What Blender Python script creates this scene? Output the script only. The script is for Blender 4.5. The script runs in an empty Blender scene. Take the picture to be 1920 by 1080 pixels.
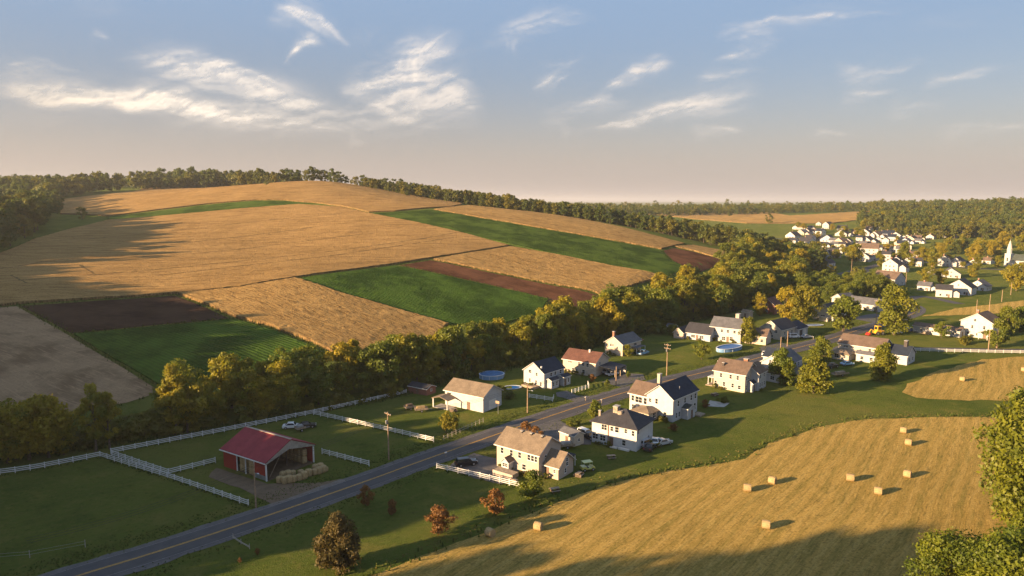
import bpy, bmesh, math, random
import numpy as np
from mathutils import Vector, Matrix, noise as mnoise
from mathutils.geometry import delaunay_2d_cdt
R = math.radians
SC = bpy.context.scene
COL = SC.collection
random.seed(7)
RNG = np.random.default_rng(11)

# ---------------------------------------------------------------- camera
CAM_H, FPX, EYE = 55.0, 1280.0, 376.0          # height, focal length and eye line in 1920-wide pixels
PITCH = math.atan((540 - EYE) / FPX)
cam_d = bpy.data.cameras.new('camera'); cam = bpy.data.objects.new('camera', cam_d); COL.objects.link(cam)
cam_d.sensor_width = 36.0; cam_d.lens = 36.0 * FPX / 1920.0; cam_d.clip_start = 1.0; cam_d.clip_end = 200000.0
cam.location = (0, 0, CAM_H); cam.rotation_euler = (math.pi / 2 - PITCH, 0, 0)
SC.camera = cam

# ---------------------------------------------------------------- sun, sky, exposure
SUN_EL, SUN_AZ = R(12.5), R(-116.0)            # azimuth clockwise from +Y: the sun stands left, a little behind
sun_d = bpy.data.lights.new('sun', 'SUN'); sun = bpy.data.objects.new('sun', sun_d); COL.objects.link(sun)
sun_d.energy = 5.0; sun_d.angle = R(0.55); sun_d.color = (1.0, 0.68, 0.37)
to_sun = Vector((math.sin(SUN_AZ) * math.cos(SUN_EL), math.cos(SUN_AZ) * math.cos(SUN_EL), math.sin(SUN_EL)))
sun.rotation_euler = to_sun.to_track_quat('Z', 'Y').to_euler()
sun.location = to_sun * 900
VS = SC.view_settings
VS.view_transform = 'Standard'; VS.look = 'None'; VS.gamma = 1.0; VS.exposure = 1.78; VS.use_curve_mapping = False
SC.cycles.max_bounces = 5; SC.cycles.diffuse_bounces = 2; SC.cycles.glossy_bounces = 2
SC.cycles.transmission_bounces = 3; SC.cycles.transparent_max_bounces = 6; SC.cycles.volume_bounces = 0
SC.cycles.use_denoising = True

# ---------------------------------------------------------------- node helper
class NT:
    def __init__(s, tree): s.t = tree; tree.nodes.clear()
    def n(s, kind, *args, out=0, **kw):
        nd = s.t.nodes.new(kind)
        for k, v in kw.items():
            if k.startswith('i_'): s.put(nd.inputs[k[2:].replace('_', ' ')], v)
            else: setattr(nd, k, v)
        for i, a in enumerate(args):
            if a is not None: s.put(nd.inputs[i], a)
        return nd
    def put(s, sock, v):
        if isinstance(v, bpy.types.Node): v = v.outputs[0]
        if isinstance(v, bpy.types.NodeSocket): s.t.links.new(v, sock)
        else:
            if sock.type == 'RGBA' and len(v) == 3: v = (*v, 1)
            sock.default_value = v
    def m(s, op, *a, clamp=False): return s.n('ShaderNodeMath', *a, operation=op, use_clamp=clamp).outputs[0]
    def v(s, op, *a):
        nd = s.n('ShaderNodeVectorMath', *a, operation=op)
        return nd.outputs[1] if op in ('LENGTH', 'DOT_PRODUCT', 'DISTANCE') else nd.outputs[0]
    def mix(s, f, a, b, mode='MIX'):
        nd = s.t.nodes.new('ShaderNodeMix'); nd.data_type = 'RGBA'; nd.blend_type = mode; nd.clamp_factor = True
        s.put(nd.inputs[0], f); s.put(nd.inputs[6], a); s.put(nd.inputs[7], b); return nd.outputs[2]
    def ramp(s, f, *stops, interp='LINEAR'):
        nd = s.n('ShaderNodeValToRGB', f); cr = nd.color_ramp; cr.interpolation = interp
        while len(cr.elements) < len(stops): cr.elements.new(0.5)
        for e, (p, c) in zip(cr.elements, stops):
            e.position = p; e.color = (*c, 1) if len(c) == 3 else c
        return nd.outputs[0]
    def noise(s, vec, scale, detail=3, rough=0.55, dist=0.0, out=0):
        return s.n('ShaderNodeTexNoise', i_Vector=vec, i_Scale=scale, i_Detail=float(detail), i_Roughness=rough, i_Distortion=dist).outputs[out]
    def step(s, x, lo, hi):
        nd = s.n('ShaderNodeMapRange', x, lo, hi, 0.0, 1.0, interpolation_type='SMOOTHSTEP'); return nd.outputs[0]

# ---------------------------------------------------------------- sky with cirrus
W = bpy.data.worlds.new('World'); SC.world = W; W.use_nodes = True
W.cycles.sampling_method = 'MANUAL'; W.cycles.sample_map_resolution = 512
def build_world():
    g = NT(W.node_tree)
    sky = g.n('ShaderNodeTexSky', sky_type='NISHITA', sun_disc=False, sun_elevation=SUN_EL, sun_rotation=SUN_AZ,
              altitude=200.0, air_density=1.0, dust_density=2.2, ozone_density=2.0)
    d = g.n('ShaderNodeTexCoord').outputs['Generated']
    sp = g.n('ShaderNodeSeparateXYZ', d)
    x, y, z = sp.outputs
    el = g.m('ARCSINE', z)                      # elevation and azimuth of the viewing direction, radians
    az = g.m('ARCTAN2', x, y)
    uv = g.n('ShaderNodeCombineXYZ', az, el, 0.0).outputs[0]
    # the air near the horizon carries evening dust: the same all the way round
    warm = g.ramp(el, (0.0, (1.0,) * 3), (0.05, (.88,) * 3), (0.10, (.64,) * 3), (0.17, (.36,) * 3), (.30, (0.0,) * 3))
    base = g.mix(g.m('MULTIPLY', warm, SKY['warm']), sky.outputs[0], SKY['warm_col'])
    lift = g.mix(g.m('MULTIPLY', g.step(el, .05, .30), SKY['blue']), base, SKY['blue_col'])
    veil = g.noise(g.v('MULTIPLY', uv, (3.2, 14.0, 1.0)), 1.0, 4, 0.62, 0.6)       # thin high veil, the same all over the sky
    veil = g.m('MULTIPLY', g.step(veil, 0.55, 0.9), g.m('MULTIPLY', g.step(el, 0.02, 0.12), 0.16))
    g.n('ShaderNodeOutputWorld', g.n('ShaderNodeBackground', g.mix(veil, lift, SKY['cloud_hi']), SKY['strength']))
def px_dir(px, py):
    dx, dy = px - 960.0, py - 540.0
    vx = dx; vy = FPX * math.cos(PITCH) - dy * math.sin(PITCH); vz = -FPX * math.sin(PITCH) - dy * math.cos(PITCH)
    n = math.sqrt(vx * vx + vy * vy + vz * vz)
    return math.atan2(vx, vy), math.asin(vz / n)
SKY = dict(strength=0.038, warm=0.85, warm_col=(4.65, 3.88, 3.55), blue=0.85, blue_col=(2.55, 3.6, 5.2),
           cloud_lo=(6.4, 5.0, 4.2), cloud_hi=(6.6, 6.0, 5.6))
# head x,y, tail x,y, width px, opacity, bow (radians)  (bearings read from the photograph)
CIRRUS = [(530, 4, 655, 84, 13, .85, .008), (536, 6, 640, 70, 9, .6, .012), (598, 70, 530, 116, 8, .75, -.004), (0, 112, 140, 126, 7, .6, 0), (180, 50, 215, 54, 5, .3, 0),
    (925, 60, 965, 105, 13, .6, .01), (940, 65, 1120, 30, 12, .6, .012), (1000, 150, 1090, 100, 9, .5, .0), (1020, 160, 1080, 125, 6, .4, 0),
    (1050, 246, 1075, 243, 10, .4, 0), (1390, 65, 1460, 75, 12, .5, .0), (1400, 90, 1335, 108, 8, .6, 0), (1400, 92, 1475, 66, 9, .5, 0), (1370, 48, 1680, 18, 6, .5, .004),
    (1310, 140, 1440, 120, 9, .45, 0), (1585, 133, 1735, 97, 8, .6, -.01), (1580, 175, 1680, 162, 8, .45, 0), (1740, 146, 1890, 124, 6, .45, 0),
    (1670, 193, 1800, 188, 6, .4, 0), (1300, 247, 1400, 243, 8, .4, 0), (1530, 247, 1610, 241, 6, .4, 0), (1780, 242, 1960, 232, 8, .35, 0), (1020, 215, 1180, 190, 14, .3, 0), (660, 268, 690, 272, 7, .35, 0)]
def fan(A, B, n, wid, op, bow, seed):
    rs = random.Random(seed)
    n = int(n * 1.6)
    for k in range(n):
        t = (k + rs.uniform(.1, .9)) / n; q = [a + (b - a) * t + rs.uniform(-7, 7) for a, b in zip(A, B)]; s0 = rs.uniform(0, .35); s1 = rs.uniform(.7, 1.15)
        CIRRUS.append((q[0] + (q[2] - q[0]) * s0, q[1] + (q[3] - q[1]) * s0, q[0] + (q[2] - q[0]) * s1, q[1] + (q[3] - q[1]) * s1, wid * rs.uniform(.35, 1.0), op * rs.uniform(.5, 1.05), bow * rs.uniform(.4, 1.3)))
CIRRUS += [(280, 150, 700, 235, 34, .22, 0), (420, 190, 760, 250, 26, .2, 0), (790, 70, 770, 210, 40, .26, -.01), (880, 180, 660, 225, 30, .24, 0), (1400, 190, 1110, 235, 24, .2, 0), (0, 155, 400, 195, 22, .2, 0)]
fan((225, 80, 470, 130), (300, 120, 600, 225), 8, 12, .42, .018, 1); fan((0, 142, 330, 170), (0, 166, 460, 215), 7, 10, .55, -.004, 2); fan((250, 160, 560, 205), (300, 190, 640, 248), 8, 12, .42, -.006, 3); fan((420, 150, 620, 190), (480, 170, 700, 240), 5, 14, .25, 0, 4)
fan((750, 48, 795, 175), (862, 56, 800, 180), 9, 13, .48, -.02, 5); fan((800, 130, 640, 190), (880, 150, 700, 232), 9, 12, .45, -.022, 6); fan((905, 168, 760, 205), (915, 180, 700, 245), 6, 11, .38, -.012, 7); fan((660, 145, 745, 190), (640, 180, 860, 245), 6, 11, .35, -.006, 8)
fan((1275, 98, 1130, 165), (1200, 130, 1120, 180), 7, 10, .60, -.006, 9); fan((1150, 165, 1075, 198), (1160, 180, 1080, 205), 3, 9, .4, 0, 10); fan((1420, 175, 1130, 228), (1250, 205, 1120, 252), 8, 11, .42, -.004, 11)
build_world()

# ---------------------------------------------------------------- terrain
def sst(x, a, b):
    t = np.clip((x - a) / (b - a), 0, 1); return t * t * (3 - 2 * t)
CREEK = np.array([(-420, 40), (-250, 105), (-112, 146), (-75, 165), (-39, 190), (8, 237), (68, 299), (125, 362), (193, 455), (250, 600), (300, 760)], float)
def creek_sd(x, y):
    x = np.asarray(x, float); y = np.asarray(y, float)
    best = np.full(x.shape, 1e9); sg = np.zeros(x.shape)
    for (ax, ay), (bx, by) in zip(CREEK[:-1], CREEK[1:]):
        ex, ey = bx - ax, by - ay; l2 = ex * ex + ey * ey
        t = np.clip(((x - ax) * ex + (y - ay) * ey) / l2, 0, 1)
        dx, dy = x - ax - t * ex, y - ay - t * ey; d = np.hypot(dx, dy)
        m = d < best - 1e-6; best = np.where(m, d, best); sg = np.where(m, np.sign(ex * dy - ey * dx), sg)
    return best * np.where(sg == 0, 1, sg)          # positive on the hill side
def ray_dir(px, py):
    dx, dy = px - 960.0, py - 540.0
    return np.array((dx, FPX * math.cos(PITCH) - dy * math.sin(PITCH), -FPX * math.sin(PITCH) - dy * math.cos(PITCH)))
def at_depth(px, py, Y):
    d = ray_dir(px, py); t = Y / d[1]; return d * t + np.array((0, 0, CAM_H))
_ctl = [(600, 340, 700), (380, 354, 760), (250, 365, 740), (110, 400, 600), (30, 405, 620), (870, 386, 620), (1050, 405, 590), (1200, 430, 560),
        (1390, 482, 500), (690, 400, 520), (960, 460, 430), (1240, 522, 370), (1240, 468, 470), (0, 570, 250), (0, 480, 380), (330, 553, 280),
        (560, 520, 305), (810, 487, 370), (1090, 560, 322), (840, 605, 270), (590, 650, 225), (300, 730, 182), (100, 770, 166), (350, 450, 430),
        (100, 470, 390), (200, 410, 540), (0, 352, 900), (560, 384, 580), (500, 470, 400), (740, 450, 425)]
_c = [at_depth(*c) for c in _ctl]
_c += [np.array(c, float) for c in [
    (0, 800, 45), (82, 740, 30), (160, 700, 16), (-197, 820, 64), (-80, 720, 56), (300, 600, 6), (500, 600, 8), (300, 800, 13), (600, 800, 17), (300, 1100, 27), (0, 1100, 38),
    (600, 1100, 30), (900, 1100, 42), (300, 1500, 28), (900, 1500, 36), (-300, 1200, 66), (-900, 900, 70), (-900, 300, 40), (-400, 180, 22), (-400, 400, 36),
    (0, 120, 0), (60, 200, 0), (150, 260, 0), (240, 400, 0), (320, 480, 2), (-150, 100, 0), (600, 450, 2), (1000, 600, 14), (1000, 300, 2), (0, 1700, 30), (-500, 1700, 46), (700, 1800, 30), (1600, 1200, 30)]]
_c = np.array(_c); _N = len(_c); _S = 400.0
def _phi(r): return np.where(r > 1e-9, r * r * np.log(np.maximum(r, 1e-9)), 0.0)
_K = np.zeros((_N + 3, _N + 3)); _K[:_N, :_N] = _phi(np.hypot(_c[:, None, 0] - _c[None, :, 0], _c[:, None, 1] - _c[None, :, 1]) / _S) + np.eye(_N) * 0.004
_K[:_N, _N] = 1; _K[:_N, _N + 1] = _c[:, 0] / _S; _K[:_N, _N + 2] = _c[:, 1] / _S; _K[_N:, :_N] = _K[:_N, _N:].T
_w = np.linalg.solve(_K, np.concatenate([_c[:, 2], np.zeros(3)]))
def terrain_exact(x, y):
    x = np.asarray(x, float); y = np.asarray(y, float); sh = np.broadcast(x, y).shape
    xf, yf = np.broadcast_to(x, sh).ravel(), np.broadcast_to(y, sh).ravel()
    xc, yc = np.clip(xf, -1000, 1700), np.clip(yf, -50, 1900)
    z = _w[_N] + _w[_N + 1] * xc / _S + _w[_N + 2] * yc / _S
    for i in range(_N): z = z + _w[i] * _phi(np.hypot(xc - _c[i, 0], yc - _c[i, 1]) / _S)
    z = np.maximum(z, 0)
    sd = creek_sd(xf, yf)
    m = 1 - (1 - sst(sd, 4, 52)) * (1 - sst(yf, 430, 700))
    z = z * m
    z = z + 12.0 * sst(-xf - np.maximum(0, yf - 60) * .55, 55, 130) * (1 - sst(yf, 150, 260))      # the rise left of the paddocks, out of view
    z = z + 25 * np.exp(-((xf + 440) ** 2 + (yf - 330) ** 2) / (2 * 78 ** 2)) + 14 * np.exp(-((xf + 330) ** 2 + (yf - 170) ** 2) / (2 * 60 ** 2))      # unseen wooded knolls left of the view, raised to stretch shade over the hill fields
    far = sst(yf, 1700, 2700); z = z * (1 - far) + far * (14 + 9 * np.sin(xf / 900 + 1.3) * np.cos(yf / 1100))
    z = np.where(sd < 0, z - 0.55 * np.exp(-((sd + 1) / 5) ** 2) * (1 - sst(yf, 430, 600)), z)
    z = z + 0.22 * (np.sin(xf / 17.0 + .7) * np.cos(yf / 23.0) + .6 * np.sin(xf / 9.1 - yf / 11.7)) * sst(np.hypot(xf, yf), 60, 150) * (1 - .9 * sst(yf, 900, 1500)) * ROADMASK(xf, yf)
    return z.reshape(sh)
def ROADMASK(x, y): return 0.35
_GX, _GY, _GS = -900.0, -60.0, 4.0
_gxn, _gyn = 651, 501
_GZ = terrain_exact(*np.meshgrid(_GX + _GS * np.arange(_gxn), _GY + _GS * np.arange(_gyn)))
def terrain(x, y):
    x = np.asarray(x, float); y = np.asarray(y, float); x, y = np.broadcast_arrays(x, y)
    u = (x - _GX) / _GS; v = (y - _GY) / _GS; ok = (u >= 0) & (v >= 0) & (u < _gxn - 1) & (v < _gyn - 1)
    i = np.clip(u.astype(int), 0, _gxn - 2); j = np.clip(v.astype(int), 0, _gyn - 2); fu, fv = u - i, v - j
    z = (_GZ[j, i] * (1 - fu) + _GZ[j, i + 1] * fu) * (1 - fv) + (_GZ[j + 1, i] * (1 - fu) + _GZ[j + 1, i + 1] * fu) * fv
    if not ok.all(): z = z.copy(); z[~ok] = terrain_exact(x[~ok], y[~ok])
    return z
def tz(x, y): return float(terrain(np.array([x]), np.array([y]))[0])
_ts = np.geomspace(55, 2600, 500)
def P(px, py, dz=0.0):
    """the point of the ground seen at a place of the photograph"""
    d = ray_dir(px, py); h = math.hypot(d[0], d[1]); u = d / h
    zs = terrain(u[0] * _ts, u[1] * _ts); k = np.nonzero(CAM_H + u[2] * _ts <= zs)[0]
    if len(k) == 0: t = _ts[-1]
    else:
        a, b = (_ts[k[0] - 1] if k[0] else 10.0), _ts[k[0]]
        for _ in range(3):
            tt = np.linspace(a, b, 12); kk = np.nonzero(CAM_H + u[2] * tt <= terrain(u[0] * tt, u[1] * tt))[0][0]
            a, b = tt[max(kk - 1, 0)], tt[kk]
        t = b
    p = u * t; return Vector((p[0], p[1], tz(p[0], p[1]) + dz))

# ---------------------------------------------------------------- object helpers
def link(o, parent=None):
    COL.objects.link(o)
    if parent is not None: o.parent = parent
    return o
def tag(o, label, cat=None, group=None, kind=None):
    o['label'] = label
    if cat: o['category'] = cat
    if group: o['group'] = group
    if kind: o['kind'] = kind
    return o
def empty(name, loc=(0, 0, 0), rz=0.0):
    o = bpy.data.objects.new(name, None); o.location = loc; o.rotation_euler = (0, 0, rz); o.empty_display_size = .3
    return link(o)
def mesh_np(name, v, f, mats, mi=None, smooth=False):
    me = bpy.data.meshes.new(name); v = np.asarray(v, float)
    if isinstance(f, np.ndarray):
        nf, k = f.shape; me.vertices.add(len(v)); me.vertices.foreach_set('co', v.astype(np.float32).ravel())
        me.loops.add(nf * k); me.loops.foreach_set('vertex_index', f.astype(np.int32).ravel())
        me.polygons.add(nf); me.polygons.foreach_set('loop_start', np.arange(nf, dtype=np.int32) * k)
        me.update(calc_edges=True)
    else: me.from_pydata([tuple(p) for p in v], [], f)
    for m in (mats if isinstance(mats, (list, tuple)) else [mats]): me.materials.append(m)
    if mi is not None: me.polygons.foreach_set('material_index', np.asarray(mi, np.int32))
    if smooth: me.polygons.foreach_set('use_smooth', np.ones(len(me.polygons), bool))
    me.update(); return me
def obj(name, me, parent=None, loc=None, rz=None):
    o = bpy.data.objects.new(name, me)
    if loc is not None: o.location = loc
    if rz is not None: o.rotation_euler = (0, 0, rz)
    return link(o, parent)
class MB:
    """collects simple solids into one mesh"""
    def __init__(s): s.v = []; s.f = []
    def quad(s, *p): b = len(s.v); s.v += [tuple(q) for q in p]; s.f.append(tuple(range(b, b + len(p)))); return s
    def box(s, x0, x1, y0, y1, z0, z1):
        b = len(s.v); s.v += [(x, y, z) for z in (z0, z1) for x, y in ((x0, y0), (x1, y0), (x1, y1), (x0, y1))]
        s.f += [tuple(b + i for i in q) for q in ((3, 2, 1, 0), (4, 5, 6, 7), (0, 1, 5, 4), (1, 2, 6, 5), (2, 3, 7, 6), (3, 0, 4, 7))]; return s
    def prism(s, pts, off):
        """closed polygon pts (3d, counter-clockwise seen from outside) pushed along off"""
        n = len(pts); b = len(s.v); off = Vector(off); s.v += [tuple(p) for p in pts] + [tuple(Vector(p) + off) for p in pts]
        s.f += [tuple(range(b, b + n)), tuple(range(b + 2 * n - 1, b + n - 1, -1))]
        s.f += [(b + (i + 1) % n, b + i, b + n + i, b + n + (i + 1) % n) for i in range(n)]; return s
    def tube(s, p0, p1, r0, r1=None, n=6):
        r1 = r0 if r1 is None else r1; p0, p1 = Vector(p0), Vector(p1); d = (p1 - p0).normalized()
        a = d.orthogonal().normalized(); c = d.cross(a); b = len(s.v)
        for p, r in ((p0, r0), (p1, r1)):
            for k in range(n): t = k * 2 * math.pi / n; s.v.append(tuple(p + (a * math.cos(t) + c * math.sin(t)) * r))
        s.f += [(b + k, b + (k + 1) % n, b + n + (k + 1) % n, b + n + k) for k in range(n)]
        s.f += [tuple(range(b + n - 1, b - 1, -1)), tuple(range(b + n, b + 2 * n))]; return s
    def lathe(s, prof, n=12, ctr=(0, 0, 0), axis='z'):
        b = len(s.v)
        for r, h in prof:
            for k in range(n):
                t = 2 * math.pi * k / n; c, q = r * math.cos(t), r * math.sin(t)
                s.v.append({'z': (ctr[0] + c, ctr[1] + q, ctr[2] + h), 'x': (ctr[0] + h, ctr[1] + c, ctr[2] + q), 'y': (ctr[0] + c, ctr[1] + h, ctr[2] + q)}[axis])
        for i in range(len(prof) - 1): s.f += [(b + i * n + k, b + i * n + (k + 1) % n, b + (i + 1) * n + (k + 1) % n, b + (i + 1) * n + k) for k in range(n)]
        s.f += [tuple(range(b + n - 1, b - 1, -1)), tuple(range(b + (len(prof) - 1) * n, b + len(prof) * n))]; return s
    def mesh(s, name, mat, smooth=False, bevel=0.0):
        me = mesh_np(name, s.v, s.f, mat)
        bm = bmesh.new(); bm.from_mesh(me); bmesh.ops.recalc_face_normals(bm, faces=bm.faces)
        if bevel: bmesh.ops.bevel(bm, geom=[e for e in bm.edges if e.is_manifold and e.calc_face_angle(0) > .6], offset=bevel, segments=2, affect='EDGES', clamp_overlap=True)
        bm.to_mesh(me); bm.free()
        if smooth: me.polygons.foreach_set('use_smooth', np.ones(len(me.polygons), bool)); 
        if smooth: me.set_sharp_from_angle(angle=R(40))
        return me
    def build(s, name, mat, parent=None, loc=None, rz=None, **k): return obj(name, s.mesh(name, mat, **k), parent, loc, rz)
# ---------------------------------------------------------------- materials
def mat(name, fn):
    m = bpy.data.materials.new(name); m.use_nodes = True; g = NT(m.node_tree)
    fn(g); return m
def finish(g, col, rough=0.8, bump=None, bstr=0.5, bdist=0.1, spec=0.2, **kw):
    b = g.n('ShaderNodeBsdfPrincipled'); g.put(b.inputs['Base Color'], col); g.put(b.inputs['Roughness'], rough)
    b.inputs['Specular IOR Level'].default_value = spec
    for k, v in kw.items(): g.put(b.inputs[k.replace('_', ' ')], v)
    if bump is not None: g.put(b.inputs['Normal'], g.n('ShaderNodeBump', i_Strength=bstr, i_Distance=bdist, i_Height=bump))
    g.n('ShaderNodeOutputMaterial', b); return b
def pos(g): return g.n('ShaderNodeNewGeometry').outputs['Position']
def rot(g, p, ang): return g.n('ShaderNodeVectorRotate', p, rotation_type='Z_AXIS', i_Angle=ang).outputs[0]
def m_ground(g):
    p = pos(g)
    big = g.noise(p, 0.018, 4, .6); mid = g.noise(p, 0.11, 5, .65); fine = g.noise(p, 1.1, 6, .7); hi = g.noise(p, 4.0, 3, .8)
    c = g.ramp(big, (.32, (.090, .128, .026)), (.52, (.125, .158, .032)), (.70, (.175, .182, .042)))
    c = g.mix(g.step(mid, .50, .72), c, (.19, .182, .048)); c = g.mix(g.m('MULTIPLY', g.step(mid, .50, .28), .65), c, (.060, .098, .021))
    c = g.mix(g.m('MULTIPLY', g.step(fine, .52, .72), .5), c, (.22, .19, .07)); c = g.mix(g.m('MULTIPLY', g.step(fine, .46, .30), .6), c, (.042, .062, .016))
    q = rot(g, p, R(-38)); w = g.n('ShaderNodeSeparateXYZ', q).outputs[1]; st = g.m('SINE', g.m('MULTIPLY', g.m('ADD', w, g.m('MULTIPLY', mid, 2.0)), 2.1))       # mower passes, faint and crooked
    c = g.mix(g.m('MULTIPLY', g.step(st, .1, .9), g.m('MULTIPLY', big, .30)), c, (.16, .155, .048))
    tone = g.noise(p, .045, 5, .7); c = g.mix(g.m('MULTIPLY', g.step(tone, .48, .66), .5), c, (.165, .175, .045)); bare = g.noise(g.v('MULTIPLY', q, (.05, .20, 1.0)), 1.0, 5, .7); c = g.mix(g.m('MULTIPLY', g.step(bare, .66, .76), .6), c, (.17, .125, .065))                        # worn patches
    finish(g, c, .9, g.m('ADD', fine, hi), 1.0, .75, spec=.0)
def m_wheat(ang, base, dark, pale, sc=1.0):
    def f(g):
        p = pos(g); q = rot(g, p, ang)
        qs = g.v('MULTIPLY', q, (.06 * sc, 1.5 * sc, 1.0))
        rows = g.noise(qs, 1.0, 4, .6); clump = g.noise(p, 1.0, 5, .74); blot = g.noise(p, .035, 4, .6); fine = g.noise(p, 2.2, 4, .75); tram = g.noise(g.v('MULTIPLY', q, (.012, .16, 1.0)), 1.0, 2, .5)
        c = g.mix(g.step(blot, .35, .66), base, pale)
        c = g.mix(g.m('MULTIPLY', g.step(tram, .54, .62), .5), c, tuple(k * .72 for k in base))
        c = g.mix(g.m('MULTIPLY', g.step(rows, .49, .38), .75), c, dark); c = g.mix(g.m('MULTIPLY', g.step(clump, .45, .36), .85), c, dark)
        c = g.mix(g.m('MULTIPLY', g.step(fine, .52, .66), .5), c, tuple(min(1, k * 1.35) for k in pale)); c = g.mix(g.m('MULTIPLY', g.step(fine, .44, .34), .6), c, dark)
        h = g.m('ADD', g.m('ADD', g.m('MULTIPLY', clump, .7), g.m('MULTIPLY', rows, .8)), g.m('MULTIPLY', fine, .7))
        finish(g, c, .85, h, 1.0, .85, spec=.0)
    return f
def m_stalk(a, b):
    def f(g):
        p = pos(g); n = g.noise(g.v('MULTIPLY', p, (2.2, 2.2, .5)), 1.0, 4, .7); z = g.noise(p, .3, 3, .6)
        c = g.mix(g.step(n, .38, .62), a, b); c = g.mix(g.m('MULTIPLY', g.step(z, .45, .7), .4), c, (.06, .07, .025)); finish(g, c, .9, n, 1.0, .3, spec=.0)
    return f
def m_hay(ang):
    def f(g):
        p = pos(g); wv = g.noise(p, .012, 2, .5, out=1)
        pw = g.v('ADD', p, g.n('ShaderNodeVectorMath', g.v('SUBTRACT', wv, (.5, .5, .5)), operation='SCALE', i_Scale=9.0))
        q = rot(g, pw, ang); rows = g.noise(g.v('MULTIPLY', q, (.06, .8, 1.0)), 1.0, 5, .62); rows2 = g.noise(g.v('MULTIPLY', q, (.30, 3.0, 1.0)), 1.0, 4, .65)
        blot = g.noise(p, .028, 4, .6); fine = g.noise(p, 2.2, 4, .7)
        c = g.mix(g.step(blot, .35, .68), (.46, .31, .085), (.55, .37, .105))
        c = g.mix(g.m('MULTIPLY', g.step(rows, .50, .66), .62), c, (.27, .225, .055)); c = g.mix(g.m('MULTIPLY', g.step(rows2, .52, .66), .6), c, (.66, .46, .15))
        c = g.mix(g.m('MULTIPLY', g.step(rows2, .47, .34), .7), c, (.19, .155, .05)); c = g.mix(g.m('MULTIPLY', g.step(fine, .48, .36), .7), c, (.22, .16, .05)); c = g.mix(g.m('MULTIPLY', g.step(fine, .54, .66), .5), c, (.68, .48, .17))
        ln = g.m('SINE', g.m('MULTIPLY', g.m('ADD', g.n('ShaderNodeSeparateXYZ', q).outputs[1], g.m('MULTIPLY', g.noise(p, .25, 4, .65), 2.2)), 2.0))      # mowing lines
        c = g.mix(g.m('MULTIPLY', g.step(ln, .35, .95), .26), c, (.24, .205, .055)); c = g.mix(g.m('MULTIPLY', g.step(ln, -.6, -1.0), .2), c, (.68, .49, .18))
        finish(g, c, .9, g.m('ADD', g.m('MULTIPLY', rows2, .9), g.m('MULTIPLY', g.noise(p, 4.5, 3, .8), 1.2)), 1.0, .55, spec=.0)
    return f
def m_green(ang, a=(.034, .074, .012), b=(.056, .104, .016)):
    def f(g):
        p = pos(g); q = rot(g, p, ang); rows = g.m('SINE', g.m('MULTIPLY', g.n('ShaderNodeSeparateXYZ', q).outputs[1], 4.2))
        clump = g.noise(p, 1.1, 5, .68); blot = g.noise(p, .05, 6, .68)
        c = g.mix(g.step(blot, .38, .60), tuple(k * .72 for k in a), tuple(k * 1.12 for k in b)); c = g.mix(g.m('MULTIPLY', g.step(rows, .2, -.9), .35), c, (.020, .036, .012))
        c = g.mix(g.m('MULTIPLY', g.step(clump, .50, .72), .5), c, (.075, .115, .030))
        finish(g, c, .8, g.m('ADD', clump, g.m('MULTIPLY', rows, .18)), 1.0, .5, spec=.0)
    return f
def m_soil(ang, a, b):
    def f(g):
        p = pos(g); q = rot(g, p, ang); rows = g.noise(g.v('MULTIPLY', q, (.06, 1.5, 1.0)), 1.0, 4, .6); fine = g.noise(p, 2.0, 5, .7); blot = g.noise(p, .06, 5, .7)
        c = g.mix(g.step(blot, .36, .62), tuple(k * .75 for k in a), tuple(k * 1.1 for k in b)); c = g.mix(g.m('MULTIPLY', g.step(rows, .5, .7), .5), c, tuple(k * 1.5 for k in b)); c = g.mix(g.m('MULTIPLY', g.step(fine, .5, .3), .5), c, tuple(k * .6 for k in a))
        finish(g, c, .95, g.m('ADD', rows, fine), .8, .25, spec=.0)
    return f
def m_asphalt(g):
    p = pos(g); n = g.noise(p, .35, 5, .65); f = g.noise(p, 9.0, 3, .7); q = g.noise(g.v('MULTIPLY', rot(g, p, R(-46)), (.03, .9, 1)), 1.0, 3, .5)
    c = g.mix(g.step(n, .35, .65), (.046, .045, .050), (.066, .063, .066)); c = g.mix(g.m('MULTIPLY', g.step(q, .5, .68), .5), c, (.088, .082, .080)); c = g.mix(g.m('MULTIPLY', f, .3), c, (.10, .095, .095))
    finish(g, c, .85, f, .4, .02, spec=.3)
def m_gravel(a, b):
    def f(g):
        p = pos(g); n = g.noise(p, .6, 5, .7); f_ = g.noise(p, 6.0, 4, .7)
        c = g.mix(g.step(n, .35, .65), a, b); c = g.mix(g.m('MULTIPLY', g.step(f_, .5, .3), .6), c, tuple(k * .55 for k in a)); finish(g, c, .95, f_, .7, .06, spec=.1)
    return f
def m_plain(col, rough=.7, var=.25, sc=1.2, spec=.3, bump=0.0, **kw):
    def f(g):
        p = g.n('ShaderNodeTexCoord').outputs['Object']; n = g.noise(p, sc, 5, .65)
        c = g.mix(g.step(n, .3, .7), tuple(k * (1 - var) for k in col), tuple(min(1, k * (1 + var * .6)) for k in col))
        finish(g, c, rough, n if bump else None, .5, bump, spec=spec, **kw)
    return f
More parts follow.
